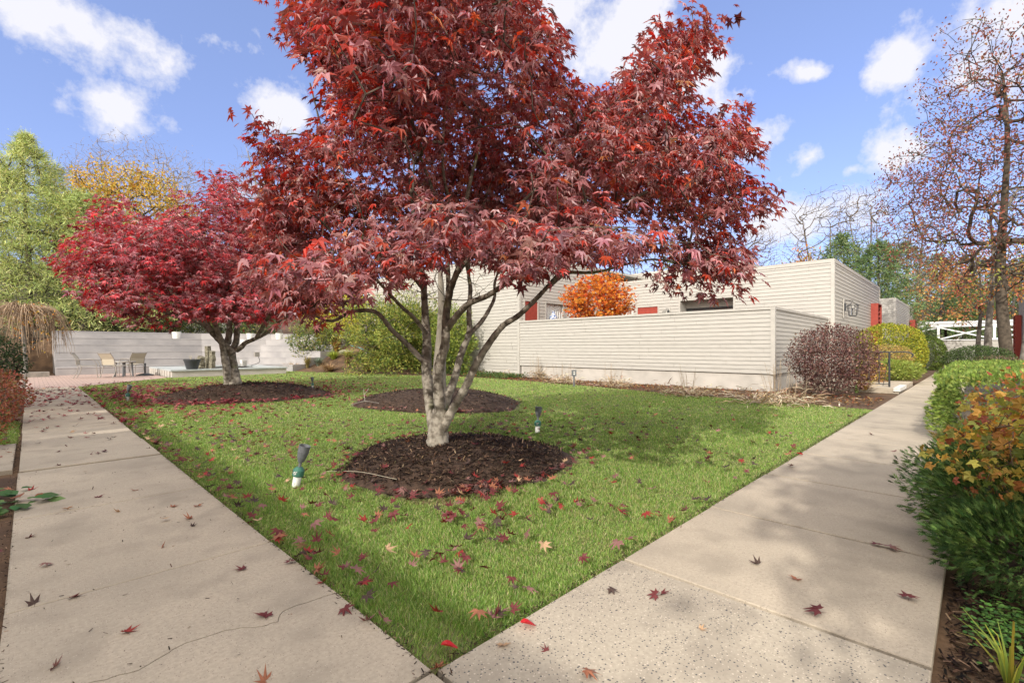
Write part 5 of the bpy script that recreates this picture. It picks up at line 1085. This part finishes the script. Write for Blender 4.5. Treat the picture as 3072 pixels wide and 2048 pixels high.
def tuft(name, label, p, n, ln, spread, cols, wdt=.006, cat='plant', bend=.5, group=None, mt='dry', upz=1.0):
    t = thing(name, label, cat, p, 0, group); p = np.array(p); a = R.random(n)*6.283; L_ = ln*(.5+.6*R.random(n)); sp_ = spread*R.random(n)**.7
    V = []; c0 = np.c_[np.cos(a), np.sin(a)]; base_ = np.c_[c0*spread*.15*R.random((n, 1)), np.zeros(n)]; side = np.c_[-c0[:, 1], c0[:, 0], np.zeros(n)]
    rows = []
    for k, s in enumerate((0, .35, .7, 1.0)):
        q = base_+np.c_[c0*(sp_*s**1.4)[:, None], L_*upz*(s-bend*s*s*R.uniform(.5, 1.2, n))]; w = wdt*(1-.85*s); rows += [q-side*w, q+side*w]
    V = np.stack(rows, 1).reshape(-1, 3)+p; f = np.array([[0, 1, 3, 2], [2, 3, 5, 4], [4, 5, 7, 6]]); F = (np.arange(n)[:, None, None]*8+f[None]).reshape(-1, 4)
    mb = MB(); mb.add(V, F, np.repeat(pal(n, cols, None, .2), 8, 0)); part(t, mb.build('blades', M[mt])); return t
TAN = [(.36, .24, .13), (.28, .17, .10), (.45, .33, .19)]
for i, (u, v, l_, s_, cols, nm, lb) in enumerate([(882, 1110, .42, .5, TAN, 'grass_clump', 'tan dried grass clump at the foot of the bank, leftmost of three'), (985, 1115, .45, .55, TAN, 'grass_clump', 'tan dried grass clump at the foot of the bank, middle of three'), (1100, 1114, .42, .5, TAN, 'grass_clump', 'tan dried grass clump at the foot of the bank, rightmost of three'),
        (922, 1104, .62, .18, [(.22, .19, .06), (.3, .24, .09)], 'perennial', 'upright brownish perennial between the left and middle grass clumps'), (1042, 1104, .6, .15, [(.25, .17, .08), (.3, .2, .1)], 'perennial', 'thin upright brown perennial between the middle and right grass clumps'),
        (955, 1098, .5, .3, [(.13, .17, .12), (.2, .24, .18)], 'lavender', 'grey-green lavender tuft under the rhododendron'), (1082, 1088, .55, .35, [(.12, .16, .09), (.2, .23, .15)], 'lavender', 'grey-green lavender tuft left of the big juniper'),
        (1000, 1078, .5, .4, [(.36, .42, .06), (.26, .34, .06)], 'strap_leaf_plant', 'bright lime strap-leaved plant on the bank'), (1045, 1074, .5, .45, [(.42, .42, .12), (.3, .34, .08)], 'strap_leaf_plant', 'yellow-edged strap-leaved plant right of the lime one'), (1135, 1090, .45, .3, [(.5, .34, .08), (.4, .25, .06)], 'strap_leaf_plant', 'yellow-orange strap-leaved plant beside the big juniper'),
        (1010, 1040, .8, .8, [(.5, .36, .12), (.4, .27, .1)], 'grass_clump', 'golden dried grass above the rhododendron'), (1140, 1050, .9, .7, [(.40, .34, .2), (.3, .26, .14)], 'grass_clump', 'pale straw grass mass left of the big juniper'), (1008, 1055, .6, .25, [(.36, .2, .06), (.3, .14, .05)], 'perennial', 'small rusty conical plant on the bank beside the stones')]):
    p = bankpt(u, v); tuft(nm, lb, p, 200, l_*1.6, s_*1.7, cols, .018)
for i, (u, v, hh, lb) in enumerate([(1041, 1036, 1.25, 'slim green columnar conifer on the bank'), (1087, 1030, 2.2, 'tall thin pale columnar seedling tree on the bank')]):
    p = bankpt(u, v); shrub('columnar_conifer', lb, (p[0], p[1], p[2]+hh/2), (.17, .17, hh/2), 700, T_NEED, .13, [(.14, .19, .10), (.22, .26, .16)], None, 'needle', base_z=p[2], twigs=10)
for i, (u, v, s_, lb) in enumerate([(1035, 1057, .34, 'flat grey stepping stone on the bank, left one'), (1052, 1058, .24, 'flat grey stepping stone on the bank, narrow right one'), (1103, 1062, .30, 'pale rounded boulder at the foot of the straw grass'), (1122, 1050, .22, 'small pale boulder above the rounded one')]):
    p = bankpt(u, v); t = thing('boulder', lb, 'stone', p); q = norm(np.array([(a, b, c_) for a in (-1, 0, 1) for b in (-1, 0, 1) for c_ in (-1, 0, 1) if (a, b, c_) != (0, 0, 0)], float)); 
    mb = MB(); th_ = np.linspace(-1.5, 1.5, 8); mb.lathe([(max(.01, s_*math.cos(a)*(1+.1*math.sin(3*a))), s_*.5*math.sin(a)) for a in th_], p, 11); part(t, mb.build('stone', M['stone']))
for pts, lb in (([(912, 1056), (925, 1068), (945, 1072), (965, 1066), (985, 1064)], 'teal garden hose lying under the rhododendron'), ([(1050, 1038), (1070, 1042), (1092, 1051), (1105, 1056), (1125, 1072), (1150, 1083)], 'teal garden hose running down the bank by the stones')):
    P_ = curve([bankpt(u, v)+[0, 0, .04] for u, v in pts], 6); mb = MB(); mb.tube(P_, .018, 6); tag(mb.build('garden_hose', M['hose']), lb, 'hose')
# ivy and leaves at the wing foot
n_ = 5200; p = np.c_[R.uniform(13.3, 14.9, n_), R.uniform(13.6, 19.5, n_)]; p = p[(p[:, 0]-13.2) > R.random(n_)*.3]; z = .05+R.random(len(p))*.22*(.6+.5*vn(p[:, 0], p[:, 1], 3))+terrain(p[:, 0], p[:, 1])
mb = MB().leaves(np.c_[p, z], rdir(len(p))+[0, 0, -.2], rdir(len(p))*.5+[0, 0, 1], R.uniform(.06, .1, len(p)), T_OV, pal(len(p), [(.07, .12, .035), (.12, .17, .05), (.05, .08, .03), (.3, .1, .04)], [5, 4, 3, .6])); tag(mb.build('ivy', M['leaf']), kind='stuff')
# clumps of dead perennials along the courtyard wall
for i, (u, v, s_, lb) in enumerate([(1545, 1128, .55, 'flattened dead perennial clump at the far end of the courtyard wall'), (1690, 1150, .62, 'dead perennial clump left of the outlet post'), (1845, 1160, .62, 'dead perennial clump with orange leaves, third from the right along the courtyard wall'), (2060, 1186, .80, 'wide straw-coloured dead clump, second from the corner of the courtyard wall'), (2330, 1212, .95, 'largest tangle of bleached dead stalks at the corner of the courtyard wall'), (1615, 1135, .45, 'small dead clump between the first two along the courtyard wall')]):
    p = gp(u, v); p[2] = 0.01; t = thing('dead_perennial', lb, 'plant', p, 0, 'dead perennials along the courtyard wall'); n_ = int(420*s_/.6)
    mb = MB(); q = np.c_[R.normal(size=(n_, 2))*s_*.42, np.abs(R.normal(size=n_))*.13]; ax = np.c_[q[:, :2]/s_+R.normal(size=(n_, 2))*.7, R.normal(size=n_)*.22]; Ln = R.uniform(.12, .32, n_)
    tp = (np.array([(-.035, 0, 0), (.035, 0, 0), (.05, .5, .12), (-.03, .5, .12), (.0, 1, -.02)]), [np.array([[0, 1, 2, 3]]), np.array([[3, 2, 4]])])
    mb.leaves(p+q, ax, rdir(n_)*.6+[0, 0, 1], Ln, tp, pal(n_, [(.54, .44, .30), (.40, .29, .18), (.26, .17, .10), (.62, .53, .39)], None, .2)); part(t, mb.build('fallen_leaves', M['dry']))
    mb = MB()
    for k in range(9 if i < 4 else 18):
        a = R.random()*6.3; r_ = R.random()*s_*.5; s0 = p+[math.cos(a)*r_, math.sin(a)*r_, 0]; hh = R.uniform(.5, 1.0)*(.85 if i < 4 else 1.05); e = s0+[math.cos(a)*R.uniform(0, .25), math.sin(a)*R.uniform(0, .25), hh]
        mb.tube(curve([s0, (s0+e)/2+R.normal(size=3)*.03, e], 4), np.linspace(.006, .0025, 9), 4, cap=False, col=(1.15, .95, .72))
        for z_ in R.uniform(.5, .95, 3): q_ = s0+(e-s0)*z_; mb.tube([q_, q_+R.normal(size=3)*.05+[0, 0, .05]], .002, 3, cap=False, col=(1.15, .95, .72))
    part(t, mb.build('dry_stalks', M['palebark']))
p = gp(2590, 1180); tuft('withered_lily', 'collapsed yellow lily leaves between the purple shrub and the landing', (p[0], p[1], .1), 90, .45, .5, [(.55, .40, .12), (.45, .28, .09)], .022)
tuft('green_sprout', 'fresh green leaf sprout in front of the collapsed yellow lily leaves', gp(2570, 1178, .1), 8, .3, .25, [(.2, .33, .08)], .03)
# bottom right: clover, lily blades, seedlings
n_ = 900; p = np.c_[R.normal(2.95, .14, n_), R.normal(-.12, .09, n_), R.uniform(.03, .09, n_)]; p = p[p[:, 1] < .05]
mb = MB().leaves(p, rdir(len(p))*[1, 1, .3], rdir(len(p))*.3+[0, 0, 1], R.uniform(.010, .019, len(p)), (np.array([(0, 0, 0), (.5, .25, .02), (.55, .7, .02), (0, 1, 0), (-.55, .7, .02), (-.5, .25, .02)]), [np.array([[0, 1, 2, 3, 4, 5]])]), pal(len(p), [(.11, .24, .05), (.16, .30, .07), (.08, .18, .05)])); tag(mb.build('clover_patch', M['leaf']), kind='stuff')
tuft('strap_leaf_plant', 'yellow striped strap leaves at the bottom right corner', (2.56, -.09, 0), 12, .42, .16, [(.5, .48, .08), (.3, .38, .07)], .008, mt='leaf')
# bottom left: fleshy green leaves with a red maple leaf on them
for i, (u, v, lb, dx) in enumerate([(60, 1530, 'low fleshy green-leaved plant spilling onto the left walk', 0), (-10, 1500, 'low green plant at the left edge of the picture beside the walk', -.1)]):
    p = gp(u, v); t = thing('bergenia', lb, 'plant', (p[0], p[1], .03)); n_ = 26; a = R.random(n_)*6.3; q = p+np.c_[np.cos(a)*R.random(n_)*.16, np.sin(a)*R.random(n_)*.16, R.uniform(.03, .09, n_)]
    mb = MB().leaves(q, np.c_[np.cos(a), np.sin(a), np.full(n_, -.1)], rdir(n_)*.3+[0, 0, 1], R.uniform(.07, .13, n_), (np.array([(0, 0, 0), (.3, .25, .06), (.36, .6, .05), (0, 1, -.03), (-.36, .6, .05), (-.3, .25, .06), (0, .5, 0)]), [np.array([[0, 1, 6], [1, 2, 6], [2, 3, 6], [3, 4, 6], [4, 5, 6], [5, 0, 6]])]), pal(n_, [(.08, .17, .05), (.13, .22, .08), (.25, .10, .05)], [5, 3, .7])); part(t, mb.build('foliage', M['leaf']))
# tree behind the camera whose crown shades the near right walk
tree('shade_tree', 'broad tree standing behind the viewer at the left, out of the view', (-3.6, -2.4, 0), 3.6, in_ell(260, (-3.4, -2.2, 4.9), (1.5, 1.1, 1.0), .2, 200), .16, .01, M['darkbark'], (T_OV, 34, .2, .24, [(.3, .1, .04), (.2, .18, .05)], None, M['leaf'], .5, 1))
# bare stick on the far mound
p = gp(1095, 1215, .1); P_ = p; mb = MB(); mb.tube(curve([p+[-.25, .1, .02], p+[0, 0, .08], p+[.25, -.12, .03]], 4), .006, 4); mb.tube([p+[0, 0, .08], p+[.02, .1, .32]], .005, 4); mb.tube([p+[.01, .05, .2], p+[.12, .06, .33]], .004, 4); tag(mb.build('fallen_twig', M['palebark']), 'pale forked twig lying on the left side of the far mulch mound', 'twig')
p = gp(980, 1413, .02); q = gp(1190, 1437, .12); mb = MB(); mb.tube(curve([p, (p+q)/2+[0, 0, .03], q], 5), .0022, 5); tag(mb.build('fallen_stalk', M['mesh']), 'long straw-coloured stalk lying across the left rim of the near mulch mound', 'stalk')

# ------------------------------------------------------------------ fallen leaves
DR = {'maroon': (.135, .032, .032), 'dark brown': (.075, .048, .038), 'red': (.26, .035, .028), 'rusty': (.30, .12, .065), 'tan': (.44, .29, .17), 'mauve': (.22, .11, .095)}
def leaf_var(seed, curl):
    g_ = np.random.default_rng(seed); V = T_MAPLE[0].copy(); r = np.hypot(V[:, 0], V[:, 1]); V[:, 2] = curl*r*r*(.7+.5*np.sin(np.arctan2(V[:, 0], V[:, 1])*2+seed))+g_.normal(size=len(V))*.05*r; V[:, :2] *= (1-.25*abs(curl)); V *= [1, 1+.1*g_.normal(), 1]; V[0, 2] = .0; V[:, 1] -= .2
    V[:, 2] -= min(0, V[:, 2].min()); return V
LM = {}
for cn, cc in DR.items():
    for s in range(3):
        V = leaf_var(s*7+len(cn), [.35, -.3, .6][s]); V2 = np.vstack([V, [(-.02, -.2, .1), (.02, -.2, .1), (.05+.1*s, -.75, .18)]]); mb = MB(); mb.add(V2, T_MAPLE[1][0], np.array(cc)); mb.add(V2, [[len(V), len(V)+1, len(V)+2]], np.array(cc)*.6)
        o = mb.build('fallen_leaf', M['dead_leaf']); LM[(cn, s)] = o.data; bpy.data.objects.remove(o)
def zat(x, y):
    x = float(x); y = float(y)
    if -.09 < x < 1.07 and y < 20.5 or (.11 < y < 1.47 and x > 1.0): return .037
    m_ = float(mound_h(x, y)); return m_+.03 if m_ > .01 else .068
cnt = [0]
def fallen(x, y, cn, size, label, group=None, z=None, tilt=.25):
    o = bpy.data.objects.new('fallen_leaf', LM[(cn, R.integers(3))]); COL.objects.link(o); o.location = (x, y, zat(x, y) if z is None else z)
    o.rotation_euler = (R.normal()*tilt, R.normal()*tilt, R.random()*6.28); o.scale = (size,)*3; tag(o, label, 'leaf', group); cnt[0] += 1
hand = [(1405, 1358, 'dark brown', .05, 'dark curled leaf on the right walk, nearest to the lawn edge of the speckled slab'), (1522, 1364, 'maroon', .06, 'maroon leaf on the speckled slab just left of the first joint of the right walk'), (1828, 1330, 'rusty', .055, 'rusty star leaf in the middle of the second slab of the right walk'), (1872, 1407, 'maroon', .075, 'large maroon leaf near the second joint end of the right walk'), (2050, 1262, 'mauve', .07, 'mauve leaf caught on the joint beside the dark juniper'), (1613, 1444, 'tan', .03, 'tiny tan leaf flake on the speckled slab'), (1353, 1553, 'rusty', .06, 'rusty leaf on the speckled slab at the bottom edge of the picture'), (1253, 1493, 'maroon', .03, 'small maroon leaf curled on the speckled slab close to the lawn'), (1157, 1482, 'tan', .05, 'crumpled tan leaf on the slab edge near the lawn tip'),
  (893, 1275, 'tan', .07, 'large pale tan leaf lying in the near lawn'), (773, 1283, 'rusty', .06, 'rusty leaf standing in the grass near the left walk'), (1018, 1303, 'maroon', .055, 'lone maroon star leaf in the middle of the near lawn'), (1185, 1365, 'dark brown', .05, 'dark brown leaf in the near lawn towards the right walk'), (700, 1195, 'rusty', .06, 'rusty leaf in the grass below the nearest spot light'), (942, 1222, 'red', .06, 'red leaf in the lawn below the near mulch mound'), (1075, 1250, 'dark brown', .08, 'big dark leaf heap top in the middle of the lawn'), (1150, 1170, 'maroon', .08, 'maroon leaf on top of the pile below the near mound'), (1250, 1265, 'tan', .07, 'tan and brown leaf pair in the right part of the near lawn'),
  (608, 1415, 'maroon', .065, 'dark maroon leaf lying on the crack in the left walk'), (555, 1307, 'maroon', .055, 'maroon leaf in the third slab of the left walk'), (603, 1562, 'rusty', .06, 'rusty red leaf at the bottom edge on the left walk'), (130, 1530, 'mauve', .055, 'mauve leaf near the bottom left corner of the left walk'), (105, 1300, 'mauve', .05, 'grey-mauve leaf near the left side of the left walk'), (70, 1233, 'maroon', .05, 'maroon leaf by the left edge of the left walk below the green plant'), (445, 1207, 'dark brown', .045, 'small dark leaf in the middle of the left walk, right of its centre'), (270, 1175, 'tan', .05, 'peach coloured leaf in the middle of the left walk'), (227, 1141, 'maroon', .05, 'maroon leaf in the middle of the left walk just below the wide joint'), (375, 1255, 'rusty', .05, 'rusty leaf alone at the centre of the left walk'), (400, 1163, 'rusty', .055, 'left one of two rusty leaves side by side on the left walk'), (455, 1163, 'rusty', .055, 'right one of two rusty leaves side by side on the left walk'), (740, 1338, 'red', .05, 'bright crimson leaf where the left walk meets the lawn'), (797, 1405, 'maroon', .06, 'maroon leaf at the lawn edge beside the end of the crack'), (845, 1425, 'mauve', .06, 'brown-mauve leaf at the left walk edge below the crack'), (668, 1293, 'maroon', .055, 'maroon leaf on the left walk edge above the crimson one'), (640, 1250, 'red', .05, 'red-brown leaf at the lawn edge near the third joint'), (592, 1205, 'tan', .06, 'yellow-tan leaf on the left walk edge'), (530, 1150, 'maroon', .06, 'maroon leaf pile top at the left walk edge near the second joint'), (1008, 1535, 'rusty', .06, 'rusty leaf on the mossy tip of the lawn'), (75, 1148, 'red', .06, 'bright red leaf resting on the fleshy green plant at the left')]
for (u, v, cn, s, lb) in hand:
    p = gp(u*K, v*K, .035); fallen(p[0], p[1], cn, s*1.05, lb, z=.12 if 'fleshy' in lb else None)
# round bright red leaf at the lawn edge
for (u, v, lb) in ((1213, 1432, 'round bright red leaf at the lawn edge of the right walk'), (1032, 1483, 'curled bright red leaf in the grass near the lawn tip'), (1837, 1042, 'small crumpled red leaf on the far lawn edge of the right walk')):
    p = gp(u*K, v*K, .05); mb = MB(); a = np.linspace(0, 6.283, 13)[:-1]; V = np.c_[np.cos(a)*.7, np.sin(a), .35*np.cos(a*1)**2+.08*np.sin(3*a)]*.036; mb.add(np.vstack([V, [0, 0, 0]]), [[i, (i+1) % 12, 12] for i in range(12)], (.52, .015, .02)); o = mb.build('fallen_leaf', M['leaf_red']); o.location = (p[0], p[1], .05); o.rotation_euler = (.35, .2, 1); tag(o, lb, 'leaf'); cnt[0] += 1
# scattered leaves
def blob(n, cx, cy, sx, sy): return np.c_[R.normal(cx, sx, n), R.normal(cy, sy, n)]
def ring(n, k, r, s): a = R.random(n)*6.283; a = a+.5*np.sin(a*2+1); (mx, my, r1, r2, _) = MOUNDS[k]; q = R.normal(r, s, n); w_ = 1+.06*np.sin(3*a+mx)+.03*np.sin(7*a); return np.c_[mx+np.cos(a)*r1*q*w_, my+np.sin(a)*r2*q*w_]
def unif(n, x0, x1, y0, y1): return np.c_[R.uniform(x0, x1, n), R.uniform(y0, y1, n)]
lw = [unif(110, 1.1, 8, 1.5, 6), unif(760, 1.1, 13, 1.5, 23), blob(90, 2.4, 3.3, .8, .8), blob(430, 2.1, 6.8, .9, 1.9), blob(190, 4.9, 5.2, .8, .9), blob(120, 6.0, 4.4, 1.5, 1.2), blob(2600, 3.3, 14.6, 2.3, 3.0), blob(500, 2.0, 17.5, .8, 2.5), blob(500, 6.5, 16.5, 2.2, 2.6),
    np.c_[np.abs(R.normal(0, .07, 130))+1.07, R.uniform(1.8, 11, 130)], np.c_[R.uniform(1.3, 9, 26), np.abs(R.normal(0, .05, 26))+1.5], ring(330, 0, 1.05, .075), ring(420, 1, 1.02, .09), ring(220, 2, 1.02, .06)]
for c_ in [(2.05, 2.6), (2.35, 2.45), (2.75, 2.35), (2.95, 2.2), (1.75, 3.0), (1.55, 3.6), (2.1, 2.15), (3.1, 1.9), (1.6, 2.2)]: lw.append(blob(7, c_[0], c_[1], .07, .07))
lw = np.vstack(lw); lw = lw[inpoly(lw[:, 0], lw[:, 1], LAWN) | ((lw[:, 0] > 1.06) & (lw[:, 1] > 1.46) & (lw[:, 0]+lw[:, 1] < 14))]
im = on_mound(lw[:, 0], lw[:, 1], .93); lw = lw[~im | (R.random(len(lw)) < .12)]
yw = np.concatenate([R.uniform(2, 8, 8), R.uniform(7, 13, 26), 20.5-np.abs(R.normal(0, 4.2, 300))]); yw = yw[yw > 2]; wk = np.c_[R.uniform(-.05, 1.05, len(yw)), yw]
bed = unif(330, -1.6, -.1, 2, 20); wrk = unif(8, 2, 10, .2, 1.4); bm = [unif(30, 2, 4.6, 2.8, 5.2)]
al = np.vstack([lw, wk, bed, wrk]+bm); x, y = al[:, 0], al[:, 1]; mnd = on_mound(x, y, 1.0); wl = (x > -.08) & (x < 1.07) & (y < 20.5); wr = (y < 1.47) & (x > 1.07)
d = np.hypot(x, y)
u_, v_, dd = proj(np.c_[x, y, np.zeros(len(x))]); vis = (dd > 1.3) & (u_ > -20) & (u_ < 3092) & (v_ < 2060)
od = np.argsort(np.where(vis, d, 1e6)); names = list(DR); NI = 300-cnt[0]
wts = np.array([5, 3.6, 1.3, 2.2, .6, 2.8]); wts /= wts.sum()
for i in od[:NI]:
    cn = names[R.choice(6, p=wts)]; size = R.uniform(.05, .078)
    where = 'on the near mulch mound' if mnd[i] else ('on the left walk' if wl[i] else ('on the right walk' if wr[i] else ('in the planting bed left of the walk' if x[i] < 0 else ('in the grass at the tip of the lawn' if x[i]+y[i] < 4.4 else ('in the grass strip beside the left walk' if x[i] < 2.0 else ('in the grass beside the right walk' if y[i] < 2.2 else ('in the grass behind the near mound' if x[i]+y[i] > 8.2 else ('in the grass rimming the near mound' if math.hypot(x[i]-3.3, y[i]-4.1) < 1.75 else 'in the grass left of the near mound'))))))))
    fallen(x[i], y[i], cn, size, f'small {cn} maple leaf fallen {where}', f'{cn} maple leaves fallen {where}', tilt=.35)
r_ = od[NI:]; x, y = x[r_], y[r_]; n_ = len(x); z = np.array([zat(a, b) for a, b in zip(x, y)])+R.random(n_)*.02
cols = np.array(list(DR.values())); c = cols[R.choice(6, n_, p=wts)]*(1+.2*R.normal(size=(n_, 1))); far = np.hypot(x-3.4, y-14.2) < 5; c[far] = pal(far.sum(), [(.26, .03, .04), (.17, .035, .045), (.34, .10, .10), (.12, .035, .035)])
V3 = leaf_var(4, .35)
mb = MB().leaves(np.c_[x, y, z], rdir(n_)*[1, 1, .3], rdir(n_)*.45+[0, 0, 1], R.uniform(.055, .08, n_)*(1+.3*far), (V3, T_MAPLE[1]), np.clip(c, .01, 1)); tag(mb.build('leaf_litter', M['dead_leaf']), kind='stuff')
# litter on beds and bank
n_ = 9000; x = np.concatenate([R.uniform(-5, -.2, 3500), R.uniform(9.6, 16, 3000), R.uniform(12.6, 15, 2500)]); y = np.concatenate([R.uniform(2, 33, 3500), R.uniform(16, 34, 3000), R.uniform(1.6, 15, 2500)])
k = ~inpoly(x, y, LAWN) & ~inpoly(x, y, np.array(SIDE)); x, y = x[k], y[k]; n_ = len(x)
c = pal(n_, [(.34, .18, .07), (.26, .12, .05), (.18, .08, .04), (.40, .26, .10), (.24, .05, .04)]); 
mb = MB().leaves(np.c_[x, y, terrain(x, y)+.02+R.random(n_)*.03], rdir(n_)*[1, 1, .3], rdir(n_)*.5+[0, 0, 1], R.uniform(.05, .09, n_), T_OV, c); tag(mb.build('bed_litter', M['leaf']), kind='stuff')
print('leaves individual', cnt[0], 'litter', len(x))
